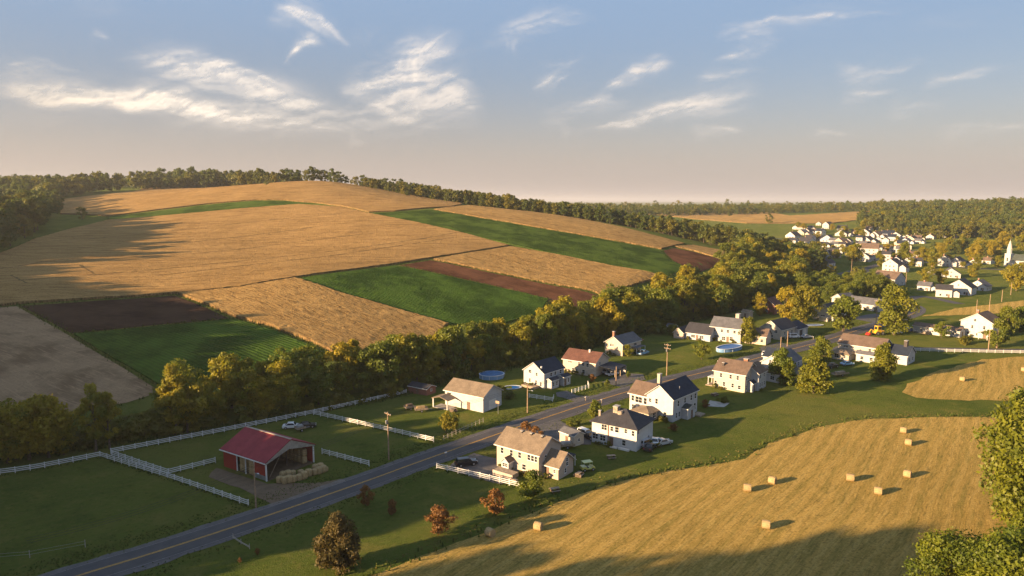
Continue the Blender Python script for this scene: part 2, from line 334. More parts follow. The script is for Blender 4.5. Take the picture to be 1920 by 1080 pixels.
def m_siding(col):
    """lapped boards: each course tips out a little, darker along its lower edge, with streaky stains"""
    def f(g):
        p = g.n('ShaderNodeTexCoord').outputs['Object']; z = g.n('ShaderNodeSeparateXYZ', p).outputs[2]
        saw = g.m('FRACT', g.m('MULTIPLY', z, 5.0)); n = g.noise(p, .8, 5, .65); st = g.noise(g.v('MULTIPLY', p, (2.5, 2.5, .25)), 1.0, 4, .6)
        c = g.mix(g.step(n, .3, .7), tuple(k * .86 for k in col), col); c = g.mix(g.m('MULTIPLY', g.step(st, .55, .8), .35), c, tuple(k * .62 for k in col))
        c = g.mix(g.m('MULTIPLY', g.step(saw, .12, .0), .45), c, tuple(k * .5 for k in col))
        finish(g, c, .65, g.m('SUBTRACT', 1.0, saw), .6, .04, spec=.3)
    return f
def m_shingle(col):
    def f(g):
        p = g.n('ShaderNodeTexCoord').outputs['Object']; z = g.n('ShaderNodeSeparateXYZ', p).outputs[2]
        saw = g.m('FRACT', g.m('MULTIPLY', z, 9.0)); n = g.noise(p, .55, 5, .65); b = g.noise(g.v('MULTIPLY', p, (3.5, 3.5, 9.0)), 1.0, 2, .5); st = g.noise(g.v('MULTIPLY', p, (1.6, 1.6, .3)), 1.0, 4, .6)
        c = g.mix(g.step(n, .3, .7), tuple(k * .75 for k in col), tuple(k * 1.15 for k in col)); c = g.mix(g.m('MULTIPLY', g.step(b, .5, .7), .5), c, tuple(k * 1.5 for k in col))
        c = g.mix(g.m('MULTIPLY', g.step(st, .55, .75), .4), c, tuple(k * .55 for k in col)); c = g.mix(g.m('MULTIPLY', g.step(saw, .15, .0), .5), c, tuple(k * .5 for k in col))
        finish(g, c, .85, g.m('ADD', g.m('SUBTRACT', 1.0, saw), b), .6, .03, spec=.2)
    return f
def m_leaf(a, b, c3, k=1.0):
    """leaf faces: mixed greens per tree and per clump, a third of the light passes through"""
    def f(g):
        oi = g.n('ShaderNodeObjectInfo'); rnd = oi.outputs['Random']; p = g.n('ShaderNodeTexCoord').outputs['Object']
        off = g.v('ADD', p, g.n('ShaderNodeCombineXYZ', g.m('MULTIPLY', rnd, 57.0), g.m('MULTIPLY', rnd, 23.0), 0.0).outputs[0])
        n = g.noise(off, .22 / k, 3, .6); n2 = g.noise(off, 1.5 / k, 2, .6)
        c = g.mix(g.step(n, .38, .64), a, b); c = g.mix(g.m('MULTIPLY', g.step(rnd, .45, 1.0), g.m('ADD', g.m('MULTIPLY', n, .6), .15)), c, c3)
        c = g.mix(g.m('MULTIPLY', g.step(n2, .5, .25), .6), c, tuple(q * .5 for q in a))
        d = g.n('ShaderNodeBsdfDiffuse', c); t = g.n('ShaderNodeBsdfTranslucent', g.mix(.5, c, tuple(min(1, q * 1.6) for q in b)))
        gl = g.n('ShaderNodeBsdfGlossy', i_Color=(.5, .5, .5), i_Roughness=.55)
        mx = g.n('ShaderNodeMixShader', .36, d, t); mx2 = g.n('ShaderNodeMixShader', .035, mx, gl); g.n('ShaderNodeOutputMaterial', mx2)
    return f
M = {}
def defmat(name, fn): M[name] = mat(name, fn)
defmat('ground', m_ground)
defmat('wheat_a', m_wheat(R(-12), (.345, .216, .084), (.125, .070, .026), (.43, .270, .106)))
defmat('wheat_b', m_wheat(R(40), (.36, .226, .084), (.13, .074, .028), (.45, .285, .106)))
defmat('wheat_far', m_wheat(R(10), (.38, .24, .085), (.24, .145, .05), (.44, .28, .10), .5))
defmat('stalk', m_stalk((.085, .055, .024), (.27, .175, .08)))
defmat('stubble', m_soil(R(25), (.215, .140, .080), (.27, .18, .105)))
defmat('hay', m_hay(R(-52)))
defmat('green_a', m_green(R(30))); defmat('green_b', m_green(R(-15), (.046, .084, .014), (.072, .112, .020)))
defmat('soil_dark', m_soil(R(10), (.040, .024, .018), (.055, .034, .024)))
defmat('soil_red', m_soil(R(40), (.105, .048, .026), (.135, .062, .034)))
defmat('asphalt', m_asphalt)
defmat('gravel', m_gravel((.14, .12, .105), (.19, .165, .145))); defmat('drive', m_gravel((.10, .095, .095), (.135, .125, .12))); defmat('dirt', m_gravel((.12, .085, .055), (.16, .115, .075)))
defmat('line_yellow', m_plain((.56, .32, .06), .7, .3, 2.0)); defmat('line_white', m_plain((.26, .25, .24), .7, .4, 2.0))
# ---------------------------------------------------------------- the land
def graded(lo, hi, step, far_lo, far_hi, g=1.13):
    a = list(np.arange(lo, hi + .1, step)); s = step
    while a[-1] < far_hi: s *= g; a.append(a[-1] + s)
    s = step
    while a[0] > far_lo: s *= g; a.insert(0, a[0] - s)
    return np.array(a)
gx = graded(-460, 720, 4, -16000, 16000); gy = graded(-40, 1000, 4, -400, 30000)
XX, YY = np.meshgrid(gx, gy); ZZ = terrain(XX, YY)
nx_, ny_ = len(gx), len(gy); ii = np.arange((ny_ - 1) * nx_).reshape(ny_ - 1, nx_)[:, :-1].ravel()
ground = obj('ground', mesh_np('ground', np.stack([XX.ravel(), YY.ravel(), ZZ.ravel()], 1), np.stack([ii, ii + 1, ii + 1 + nx_, ii + nx_], 1), M['ground'], smooth=True))
tag(ground, 'green grassland sheet carrying the fields, paddocks and yards', kind='structure')

def dens(poly, step):
    out = []
    for a, b in zip(poly, poly[1:] + poly[:1]):
        n = max(1, int(math.hypot(b[0] - a[0], b[1] - a[1]) / step)); out += [(a[0] + (b[0] - a[0]) * k / n, a[1] + (b[1] - a[1]) * k / n) for k in range(n)]
    return out
def inside(poly, x, y):
    c = np.zeros(x.shape, bool); n = len(poly)
    for i in range(n):
        (x0, y0), (x1, y1) = poly[i], poly[(i + 1) % n]
        if y0 == y1: continue
        c ^= ((y0 > y) != (y1 > y)) & (x < (x1 - x0) * (y - y0) / (y1 - y0) + x0)
    return c
def shrink(poly, d):
    """pull each corner towards the inside by about d, leaving a grass margin between fields"""
    n = len(poly); A = sum(poly[i][0] * poly[(i + 1) % n][1] - poly[(i + 1) % n][0] * poly[i][1] for i in range(n)); s = 1 if A > 0 else -1
    out = []
    for i in range(n):
        a, b, c = (np.array(poly[j % n]) for j in (i - 1, i, i + 1))
        e0 = (b - a) / max(1e-6, np.linalg.norm(b - a)); e1 = (c - b) / max(1e-6, np.linalg.norm(c - b))
        nn = np.array((-e0[1] - e1[1], e0[0] + e1[0])) * s; l = np.linalg.norm(nn)
        out.append(tuple(b + (nn / l if l > .2 else 0) * d))
    return out
EDGES = []; TRACKS = []
def field(name, pix, m, label, h=0.0, step=4.0, rough=0.0, lift=0.16, kind='structure', cat='field', margin=0.6, tracks=(), wig=0.0, ragged=0.0, world=None):
    poly = [tuple(P(*q)[:2]) for q in pix] if world is None else world
    if world is None and cat in ('wheat', 'crop', 'field') and name not in ('driveway', 'patio', 'barn_yard'): EDGES.append(np.array(poly + poly[:1]))
    if margin: poly = shrink(poly, margin)
    bd = dens(poly, step * .8)
    if ragged: bd = [(x + RNG.normal() * ragged, y + RNG.normal() * ragged) for x, y in bd]
    arr = np.array(bd); x0, y0 = arr.min(0); x1, y1 = arr.max(0)
    gx_, gy_ = np.meshgrid(np.arange(x0, x1, step), np.arange(y0, y1, step)); gx_ = gx_ + RNG.uniform(-.35, .35, gx_.shape) * step; gy_ = gy_ + RNG.uniform(-.35, .35, gy_.shape) * step
    ok = inside(bd, gx_.ravel(), gy_.ravel()); pts = np.stack([gx_.ravel()[ok], gy_.ravel()[ok]], 1)
    if len(pts):
        near = np.zeros(len(pts), bool)
        for i in range(0, len(arr), 64): near |= (((pts[:, None, :] - arr[None, i:i + 64]) ** 2).sum(2) < (step * .35) ** 2).any(1)
        pts = pts[~near]
    low = []
    for tr in ():
        w = [P(*q) for q in tr]; w = [(q.x, q.y) for q in w]
        for a, b in zip(w[:-1], w[1:]):
            L = math.hypot(b[0] - a[0], b[1] - a[1]); n = max(1, int(L / 3)); tx, ty = (b[0] - a[0]) / L, (b[1] - a[1]) / L
            for k in range(n):
                cx, cy = a[0] + (b[0] - a[0]) * k / n, a[1] + (b[1] - a[1]) * k / n; j = RNG.normal() * .25
                low += [(cx - ty * (o + j), cy + tx * (o + j), o == 0) for o in (-1.0, 0, 1.0)]
    n_plain = len(bd) + len(pts); extra = [(x, y) for x, y, _ in low]
    if extra:
        ea = np.array(extra); okx = inside(bd, ea[:, 0], ea[:, 1]); low = [l for l, k in zip(low, okx) if k]; extra = [(x, y) for x, y, _ in low]
    vin = [Vector(p) for p in bd] + [Vector(p) for p in pts] + [Vector(p) for p in extra]
    nb = len(bd)
    vo, eo, fo, ov, _, _ = delaunay_2d_cdt(vin, [], [list(range(nb))], 1, 1e-4)
    V = np.array([(v.x, v.y) for v in vo]); z0 = terrain(V[:, 0], V[:, 1])
    isb = np.zeros(len(V), bool); islow = np.zeros(len(V), bool)
    for i, o in enumerate(ov):
        for k in o:
            if k < nb: isb[i] = True
            elif k >= n_plain and low[k - n_plain][2]: islow[i] = True
    z = z0 + lift + h
    if rough: z = z + RNG.normal(size=len(V)) * rough * np.where(isb, .5, 1)
    if wig: z = z + wig * (np.sin(V[:, 0] / 7.3 + np.sin(V[:, 1] / 11.0) * 2) * np.cos(V[:, 1] / 6.1))
    z = np.where(islow, z0 + lift + h * .4, z)
    verts = np.concatenate([np.column_stack([V, z])]); faces = [tuple(f) for f in fo]
    if h > 0:
        # standing edge of the crop down to the soil
        cnt = {}
        for f in faces:
            for a, b in zip(f, f[1:] + f[:1]): cnt[(a, b)] = 1
        rim = [(a, b) for (a, b) in cnt if (b, a) not in cnt]; mp = {}; add = []
        for a, b in rim:
            for q in (a, b):
                if q not in mp: mp[q] = len(verts) + len(add); add.append((V[q, 0], V[q, 1], z0[q] - .25))
            faces.append((b, a, mp[a], mp[b]))
        verts = np.concatenate([verts, np.array(add)])
    o = obj(name, mesh_np(name, verts, faces, [m, M['stalk']] if cat == 'wheat' else m, [0] * len(fo) + [1 if cat == 'wheat' else 0] * (len(faces) - len(fo)), smooth=not h)); tag(o, label, cat if kind != 'structure' else None, None, kind); TRACKS.extend((o, tr, lift + h + .06) for tr in tracks); return o

WH = dict(kind='stuff', cat='wheat', ragged=.22)
field('wheat_field', [(-60, 579), (60, 569), (190, 561), (330, 552), (450, 540), (555, 522), (680, 505), (805, 486), (880, 474), (955, 462), (860, 436), (760, 414), (690, 401), (640, 389), (560, 384), (470, 391), (370, 400), (200, 414), (130, 431), (60, 451), (0, 476), (-60, 503)],
      M['wheat_a'], 'wide golden grain field sweeping over the near brow of the hill', .8, 2.6, .05, tracks=[[(80, 456), (300, 438), (480, 418), (640, 403)], [(0, 532), (260, 512), (460, 492), (640, 472), (780, 452), (860, 438)], [(250, 470), (420, 450), (620, 424)], [(0, 508), (130, 489), (330, 481), (520, 462), (700, 440)], [(300, 520), (560, 490), (720, 468), (850, 448)], [(20, 520), (50, 535)], [(150, 500), (180, 520)]], **WH)
field('wheat_field', [(112, 402), (113, 375), (250, 360), (400, 349), (500, 349), (600, 340), (680, 347), (780, 362), (868, 384), (845, 389), (740, 397), (692, 399), (640, 387), (590, 381), (530, 376), (480, 376), (390, 383), (290, 395), (200, 406)],
      M['wheat_a'], 'golden grain field along the hilltop below the crest trees', .8, 4.0, .06, tracks=[[(200, 385), (420, 366), (560, 362)], [(690, 365), (760, 380), (800, 388)]], **WH)
field('wheat_field', [(812, 394), (850, 389), (882, 386), (1000, 399), (1100, 414), (1200, 436), (1285, 458), (1240, 468), (1100, 443), (1000, 426), (900, 409)],
      M['wheat_b'], 'narrow golden grain strip between long green strip and the woods', .8, 3.2, .06, tracks=[[(900, 404), (1000, 418), (1100, 434), (1180, 448)]], **WH)
field('wheat_field', [(1264, 463), (1300, 461), (1350, 470), (1392, 481), (1386, 492), (1352, 487), (1300, 471)], M['wheat_b'], 'small golden grain plot beyond the red soil by the creek trees', .8, 3.0, .06, **WH)
field('wheat_field', [(811, 488), (880, 476), (957, 464), (1050, 480), (1150, 501), (1245, 522), (1190, 536), (1130, 554), (1000, 527), (900, 506)],
      M['wheat_b'], 'golden grain field between the red soil strip and green strip', .9, 2.3, .06, **WH)
field('wheat_field', [(331, 553), (450, 542), (553, 524), (640, 552), (720, 575), (842, 610), (800, 650), (690, 690), (600, 652), (500, 612), (440, 597)],
      M['wheat_b'], 'golden standing corn field between the two near green plots', 1.0, 1.9, .05, **WH)
GR = dict(kind='stuff', cat='crop')
field('green_crop', [(203, 413), (370, 399), (470, 390), (560, 383), (590, 382), (540, 378), (480, 377), (400, 384), (300, 396), (205, 407)], M['green_b'], 'thin green crop strip curving between the golden hill fields', .25, 5, .06, **GR)
field('green_crop', [(692, 401), (745, 398), (811, 394), (900, 410), (1000, 427), (1100, 444), (1238, 470), (1258, 490), (1288, 506), (1250, 521), (1150, 500), (1050, 479), (960, 460), (860, 436), (770, 416)], M['green_b'], 'long green crop strip running down the far hillside', .3, 4, .08, **GR)
field('green_crop', [(557, 524), (650, 510), (742, 499), (850, 521), (985, 551), (1030, 562), (1012, 590), (930, 612), (842, 609), (720, 574), (640, 551)], M['green_a'], 'green crop plot between the golden corn and red soil', .35, 2.2, .05, **GR)
field('green_crop', [(136, 628), (300, 612), (440, 599), (520, 622), (605, 661), (470, 702), (302, 727), (220, 680)], M['green_a'], 'dark green crop plot below the dark ploughed plot', .35, 2.0, .05, **GR)
field('ploughed_soil', [(36, 574), (190, 563), (328, 554), (432, 598), (300, 610), (132, 627)], M['soil_dark'], 'dark ploughed plot beside the pale stubble field', 0, 4, .05)
field('ploughed_soil', [(747, 498), (806, 488), (900, 507), (1000, 528), (1128, 556), (1122, 588), (1040, 573), (985, 550), (850, 520)], M['soil_red'], 'reddish ploughed strip along the golden field edge', 0, 4, .05)
field('ploughed_soil', [(1242, 470), (1262, 465), (1300, 472), (1354, 488), (1345, 500), (1310, 513), (1290, 506), (1262, 490)], M['soil_red'], 'reddish ploughed patch at the end of the long green strip', 0, 4, .05)
field('stubble_field', [(-90, 582), (33, 574), (131, 628), (218, 680), (306, 735), (240, 757), (100, 780), (-90, 800)], M['stubble'], 'pale brown stubble field behind the creek hedge', 0, 4, .03)
field('hay_field', [(600, 1130), (692, 1080), (782, 1042), (880, 1006), (1000, 956), (1120, 912), (1250, 882), (1390, 860), (1440, 831), (1520, 802), (1620, 785), (1750, 781), (1930, 780), (2150, 780), (2150, 1200), (600, 1200)], M['hay'], 'mown hay field dotted with round bales', 0, 4, .03, lift=.09, ragged=.25)
field('hay_field', [(1686, 736), (1700, 719), (1760, 693), (1840, 674), (1960, 665), (2080, 665), (2080, 753), (1960, 753), (1800, 752), (1720, 748)], M['hay'], 'upper mown hay field below the white roadside fence', 0, 4, .03, lift=.09, ragged=.3)
field('hay_field', [(1728, 594), (1790, 578), (1930, 562), (2050, 555), (2050, 585), (1930, 586), (1850, 589), (1780, 592)], M['hay'], 'tan grass field behind the white farmhouse', 0, 6, .03, lift=.09, ragged=.4)
# far golden fields
field('wheat_field', [(1202, 389), (1330, 393), (1480, 405), (1600, 398), (1680, 394), (1690, 402), (1560, 419), (1400, 419), (1300, 411), (1210, 402)], M['wheat_far'], 'far golden field beyond the town below the wooded ridge', .8, 12, .3, margin=0, **WH)
field('wheat_field', [(1310, 383), (1400, 386), (1402, 392), (1330, 391)], M['stubble'], 'far brown field against the wooded ridge', .5, 14, .3, margin=0, **WH)
field('wheat_field', [(1868, 400), (1930, 397), (1980, 397), (1980, 405), (1900, 407)], M['wheat_far'], 'far golden field on top of the wooded ridge', .8, 12, .3, margin=0, **WH)

# ---------------------------------------------------------------- roads
def smooth_line(pts, step=3.0):
    pts = [np.array(p, float) for p in pts]; pts = [2 * pts[0] - pts[1]] + pts + [2 * pts[-1] - pts[-2]]; out = []
    for i in range(1, len(pts) - 2):
        p0, p1, p2, p3 = pts[i - 1:i + 3]; n = max(2, int(np.linalg.norm(p2 - p1) / step))
        for k in range(n):
            t = k / n; out.append(.5 * (2 * p1 + (p2 - p0) * t + (2 * p0 - 5 * p1 + 4 * p2 - p3) * t * t + (3 * p1 - p0 - 3 * p2 + p3) * t ** 3))
    out.append(pts[-2]); return np.array(out)
def ribbon(name, line, a, b, m, lift, label=None, kind='structure', parent=None, jit=0.0):
    d = np.gradient(line, axis=0); d /= np.linalg.norm(d, axis=1)[:, None]; nrm = np.column_stack([-d[:, 1], d[:, 0]]); n = len(line)
    cols = np.linspace(a, b, max(2, int(abs(b - a) / 2.5) + 2)); rows = []
    for k, c in enumerate(cols):
        cc = c + (RNG.normal(size=n) * jit if k in (0, len(cols) - 1) else 0); q = line + nrm * np.reshape(cc, (-1, 1)); rows.append(np.column_stack([q, terrain(q[:, 0], q[:, 1]) + lift]))
    v = np.concatenate(rows); f = []
    for c in range(len(cols) - 1):
        for i in range(n - 1): f.append((c * n + i, c * n + i + 1, (c + 1) * n + i + 1, (c + 1) * n + i))
    o = obj(name, mesh_np(name, v, f, m, smooth=True), parent)
    if label: tag(o, label, kind=kind)
    return o
for o_, tr, zz in TRACKS: ribbon('wheel_track', smooth_line([tuple(P(*q)[:2]) for q in tr], 4), -.45, .45, M['stalk'], zz, parent=o_, jit=.22)
def pl(*px): return [tuple(P(*q)[:2]) for q in px]
MAIN = smooth_line(pl((-60, 1150), (130, 1086), (300, 1034), (498, 969), (720, 891), (760, 876), (932, 815), (1107, 756), (1223, 722), (1338, 694), (1450, 664), (1550, 638), (1620, 616), (1672, 602), (1712, 588), (1716, 576), (1690, 566), (1660, 553), (1640, 540), (1625, 522), (1618, 505)), 2.5)
rd = ribbon('road', MAIN, -3.15, 3.15, M['asphalt'], .10, 'dark two-lane country road running through the village')
ribbon('road_shoulder', MAIN, -4.0, 4.3, M['drive'], .055, 'pale gravel shoulders along the country road', jit=.18)
yl = MAIN[:int(len(MAIN) * .86)]
ribbon('centre_line', yl, -.20, -.06, M['line_yellow'], .128, parent=rd); ribbon('centre_line', yl, .06, .20, M['line_yellow'], .128, parent=rd)
for e in (-2.92, 2.92): ribbon('edge_line', yl, e - .045, e + .045, M['line_white'], .126, parent=rd)
SIDE = smooth_line(pl((1655, 649), (1700, 653), (1800, 655), (1930, 657), (2100, 660)), 4)
ribbon('lane', SIDE, -2.2, 2.2, M['asphalt'], .085, 'narrow side lane behind the long white fence')

# ---------------------------------------------------------------- cirrus sheets, far above and beyond the land
_LAT = np.random.default_rng(5).random((256, 256))
def vnoise(x, y):
    xi, yi = np.floor(x).astype(int), np.floor(y).astype(int); fx, fy = x - xi, y - yi
    fx = fx * fx * (3 - 2 * fx); fy = fy * fy * (3 - 2 * fy); L = lambda i, j: _LAT[i % 256, j % 256]
    return (L(xi, yi) * (1 - fx) + L(xi + 1, yi) * fx) * (1 - fy) + (L(xi, yi + 1) * (1 - fx) + L(xi + 1, yi + 1) * fx) * fy
def fbm(x, y, o=4, g=.55):
    t = 0; a = 1; s = 0
    for k in range(o): t = t + a * vnoise(x * 2 ** k + 17.3 * k, y * 2 ** k + 5.1 * k); s += a; a *= g
    return t / s
CLOUD = (.285, .335, .43)
def cirrus():
    da = .0028; az, el = np.meshgrid(np.arange(R(-44), R(44), da), np.arange(R(2.0), R(21), da * .8)); D = np.zeros(az.shape)
    wx = (fbm(az * 9, el * 16) - .5) * .030 + (fbm(az * 34 + 9, el * 60, 3) - .5) * .010; wy = (fbm(az * 8 + 40, el * 15 + 3) - .5) * .026 + (fbm(az * 34 + 70, el * 60, 3) - .5) * .010
    u, v = az + wx, el + wy
    for (x0, y0, x1, y1, wid, op, curl) in CIRRUS:
        a0, e0 = px_dir(x0, y0); a1, e1 = px_dir(x1, y1); wr = wid / FPX; L = math.hypot(a1 - a0, e1 - e0); tx, ty = (a1 - a0) / L, (e1 - e0) / L
        t = ((u - a0) * tx + (v - e0) * ty) / L; s = -(u - a0) * ty + (v - e0) * tx - curl * 4 * t * (1 - t)
        ww = np.maximum(wr * 1.35 - t * wr, wr * .3); prof = np.exp(-np.clip(np.abs(s) / ww, 0, 9) ** 1.5)
        ends = sst(t, -.15, .15) * (1 - sst(t, .6, 1.15))
        fib = sst(fbm(t * L * 7 + wid, s * 110 + t * 1.5, 5, .72), .30, .70)
        c = np.clip(prof * ends * op * (.18 + .90 * fib), 0, 1); D = D + c - D * c
    D = D * .82 * (.28 + .85 * sst(fbm((az * .97 + el * .22) * 16, (el * .97 - az * .22) * 95 + 3 * fbm(az * 10, el * 14), 5, .68), .32, .66))
    hz = sst(el, R(2.0), R(4.5)); D = D * hz
    alt = 2600.0; xyz = np.stack([np.sin(az) / np.tan(el), np.cos(az) / np.tan(el), np.ones_like(az)], 2) * alt        # one level deck
    ny, nx = az.shape; i = np.arange((ny - 1) * nx).reshape(ny - 1, nx)[:, :-1].ravel(); d = D.ravel()
    F = np.stack([i, i + nx, i + nx + 1, i + 1], 1); F = F[(d[F].max(1) > .012)]
    used = np.unique(F); mp = np.zeros(len(d), int); mp[used] = np.arange(len(used))
    def m(g):
        at = g.n('ShaderNodeAttribute', attribute_name='cover').outputs['Fac']
        # ice crystals scatter sunlight about equally whichever way the sheet hangs
        nrm = g.n('ShaderNodeCombineXYZ', *to_sun); a = g.n('ShaderNodeBsdfDiffuse', CLOUD, i_Normal=nrm)
        b = g.n('ShaderNodeAddShader', a, g.n('ShaderNodeBsdfTranslucent', CLOUD, i_Normal=g.n('ShaderNodeCombineXYZ', *(-to_sun))))
        g.n('ShaderNodeOutputMaterial', g.n('ShaderNodeMixShader', at, g.n('ShaderNodeBsdfTransparent'), b))
    me = mesh_np('cirrus', xyz.reshape(-1, 3)[used], mp[F], mat('ice_cloud', m), smooth=True)
    me.attributes.new('cover', 'FLOAT', 'POINT').data.foreach_set('value', d[used].astype(np.float32))
    tag(obj('cirrus_cloud', me), 'wispy pale cirrus streaks spread over the evening sky', 'cloud', None, 'stuff')
cirrus()
# ---------------------------------------------------------------- trees
defmat('leaf_creek', m_leaf((.130, .145, .011), (.275, .235, .012), (.42, .285, .013)))
defmat('leaf_wood', m_leaf((.085, .102, .013), (.155, .150, .015), (.23, .175, .018)))
defmat('leaf_yard', m_leaf((.090, .125, .011), (.175, .190, .013), (.25, .215, .014)))
defmat('leaf_yellow', m_leaf((.155, .152, .013), (.235, .212, .015), (.28, .222, .015)))
defmat('leaf_rust', m_leaf((.15, .075, .022), (.24, .115, .028), (.28, .13, .028)))
defmat('leaf_brown', m_leaf((.062, .060, .017), (.105, .080, .020), (.14, .085, .02)))
defmat('bark', m_plain((.11, .085, .062), .95, .4, 2.5, .1, .05)); defmat('bark_pale', m_plain((.26, .20, .15), .9, .35, 2.0, .1, .05))
def leaves(rs, ctr, nrm, size, asp=1.5):
    """one quad per leaf clump"""
    n = len(ctr); nrm = nrm / np.linalg.norm(nrm, axis=1)[:, None]; a = np.cross(nrm, rs.normal(size=(n, 3))); a /= np.linalg.norm(a, axis=1)[:, None]; b = np.cross(nrm, a)
    s = size * rs.uniform(.55, 1.4, (n, 1)); a = a * s * asp * .5; b = b * s * .5; dip = nrm * s * rs.uniform(-.25, .25, (n, 1))
    v = np.stack([ctr - a, ctr - b * .9 + dip, ctr + a, ctr + b * .9 + dip], 1).reshape(-1, 3); return v, np.arange(4 * n).reshape(n, 4)
def crown_data(seed, H, rx, shape='round', clumps=30, per=150, leaf=.45, base=.28, gap=.0):
    rs = np.random.default_rng(seed); cs = []; tries = 0
    while len(cs) < clumps and tries < 4000:
        tries += 1; t = rs.random(); th = rs.uniform(0, 2 * math.pi)
        if shape == 'round': r = rx * math.sqrt(max(0, 1 - (2 * t - 1) ** 2 * .95)) * (.55 + .45 * (1 if t > .25 else .8))
        elif shape == 'oval': r = rx * (math.sin(math.pi * min(1, t * .92 + .06)) ** .75)
        elif shape == 'egg': r = rx * (math.sin(math.pi * min(1, .14 + t * .84)) ** .7) * (1.12 - .35 * t)
        elif shape == 'cone': r = rx * (1 - t) ** .8 * (1 if t > .1 else .8) + .1 * rx
        else: r = rx * (.4 + .6 * t) * (1 if t < .75 else .8)
        k = rs.random() ** .45; lean = 1 + .22 * math.sin(th * 2 + seed) + .14 * math.sin(th * 3 + seed * 2)
        p = np.array((math.cos(th) * r * k * lean, math.sin(th) * r * k * lean, H * (base + (1 - base) * t)))
        cr = rx * rs.uniform(.22, .40) * (1.0 if shape != 'cone' else .5 + .55 * (1 - t))
        if all(np.linalg.norm(p - q) > .55 * cr for q, _ in cs): cs.append((p, cr))
    V, F, nv = [], [], 0; mid = np.array((0, 0, H * (.5 + base * .4)))
    for p, cr in cs:
        n = int(per * (cr / (rx * .31)) ** 2 * rs.uniform(.6, 1.2)); d = rs.normal(size=(n, 3)); d[:, 2] = d[:, 2] * .9 + .18; d /= np.linalg.norm(d, axis=1)[:, None]
        rad = cr * (1 - .45 * rs.random((n, 1)) ** 2) * (1 + .25 * rs.normal(size=(n, 1)) * .6); c = p + d * rad * np.array((1, 1, .82))
        keep = rs.random(n) > gap * .5; c = c[keep]; d = d[keep]; nn = d * .8 + rs.normal(size=d.shape) * .65 + np.array((0, 0, .25))
        v, f = leaves(rs, c, nn, leaf); V.append(v); F.append(f + nv); nv += len(v)
    return np.concatenate(V), np.concatenate(F), cs
def trunk_mb(seed, H, r, cs, top=.72, limbs=7):
    rnd = random.Random(seed); mb = MB(); pts = []; x = y = 0; n = 5
    for k in range(n + 1):
        t = k / n; pts.append((Vector((x, y, -0.4 + (H * top + .4) * t)), r * (1 - .78 * t) * (1.35 if k == 0 else 1))); x += rnd.uniform(-.1, .1) * r * 4; y += rnd.uniform(-.1, .1) * r * 4
    for (p, a), (q, b) in zip(pts[:-1], pts[1:]): mb.tube(p, q, a, b, 7)
    for p, cr in sorted(cs, key=lambda c: -np.hypot(c[0][0], c[0][1]))[:limbs]:
        z = min(max(p[2] - np.hypot(p[0], p[1]) * .8 - cr * .3, H * .18), H * top * .9); i = min(n - 1, int((z + .4) / (H * top + .4) * n)); s = pts[i][0].lerp(pts[i + 1][0], .5); s = Vector((s.x, s.y, z))
        m = (s + Vector(p)) / 2 + Vector((0, 0, cr * .25)); mb.tube(s, m, r * .36, r * .22, 5); mb.tube(m, Vector(p), r * .22, r * .06, 5)
    return mb
TREES = {}
def deftree(kind, n, H, rx, leafmat, barkmat='bark', tr=None, joined=False, top=.72, limbs=7, **kw):
    TREES[kind] = []
    for i in range(n):
        sd = abs(hash(kind)) % 1 + sum(map(ord, kind)) * 13 + i * 101; rs = random.Random(sd); h = H * rs.uniform(.92, 1.08); r_ = rx * rs.uniform(.9, 1.1)
        v, f, cs = crown_data(sd, h, r_, **kw); tm = trunk_mb(sd, h, tr or h * .022, cs, top, limbs)
        if joined:
            tv = np.array(tm.v); V = np.concatenate([v, tv]); fl = [tuple(q) for q in f.tolist()] + [tuple(k + len(v) for k in q) for q in tm.f]
            TREES[kind].append(mesh_np('tree', V, fl, [M[leafmat], M[barkmat]], [0] * len(f) + [1] * len(tm.f)))
        else: TREES[kind].append((mesh_np('crown', v, f, M[leafmat]), tm.mesh('trunk', M[barkmat], smooth=True)))
deftree('creek', 6, 14, 4.9, 'leaf_creek', clumps=44, per=125, leaf=.50, base=.14, shape='round')
defmat('leaf_creek_dark', m_leaf((.085, .118, .012), (.150, .170, .013), (.21, .19, .014)))
deftree('creek_dark', 4, 14, 5.0, 'leaf_creek_dark', clumps=46, per=120, leaf=.50, base=.12, shape='round')
deftree('creek_tall', 2, 15, 3.5, 'leaf_creek', clumps=34, per=125, leaf=.45, base=.22, shape='oval')
deftree('yard', 3, 9, 3.3, 'leaf_yard', clumps=44, per=110, leaf=.34, base=.12, shape='oval')
deftree('yard_cone', 3, 8.5, 3.0, 'leaf_yard', clumps=64, per=105, leaf=.32, base=.06, shape='egg')
deftree('yellow', 2, 8, 3.0, 'leaf_yellow', clumps=34, per=100, leaf=.34, base=.2)
deftree('rust', 2, 5, 1.9, 'leaf_rust', clumps=34, per=80, leaf=.26, base=.12, gap=.3, shape='oval')
deftree('brown_cone', 1, 11, 4.0, 'leaf_brown', clumps=95, per=120, leaf=.34, base=.05, shape='egg', limbs=10)
defmat('leaf_near', m_leaf((.075, .108, .010), (.160, .180, .012), (.24, .21, .013)))
deftree('near', 2, 17, 6.5, 'leaf_near', clumps=110, per=310, leaf=.34, base=.12, limbs=12)
deftree('shrub', 3, 2.6, 2.0, 'leaf_wood', clumps=12, per=55, leaf=.36, base=.05, top=.4, limbs=3)
deftree('far', 6, 14, 5.0, 'leaf_wood', clumps=26, per=46, leaf=.85, base=.10, joined=True, top=.6, limbs=0)
defmat('leaf_wood_green', m_leaf((.060, .092, .014), (.100, .122, .016), (.14, .135, .018)))
for me in TREES['far'][3:]: me.materials[0] = M['leaf_wood_green']
tree_rnd = random.Random(99)
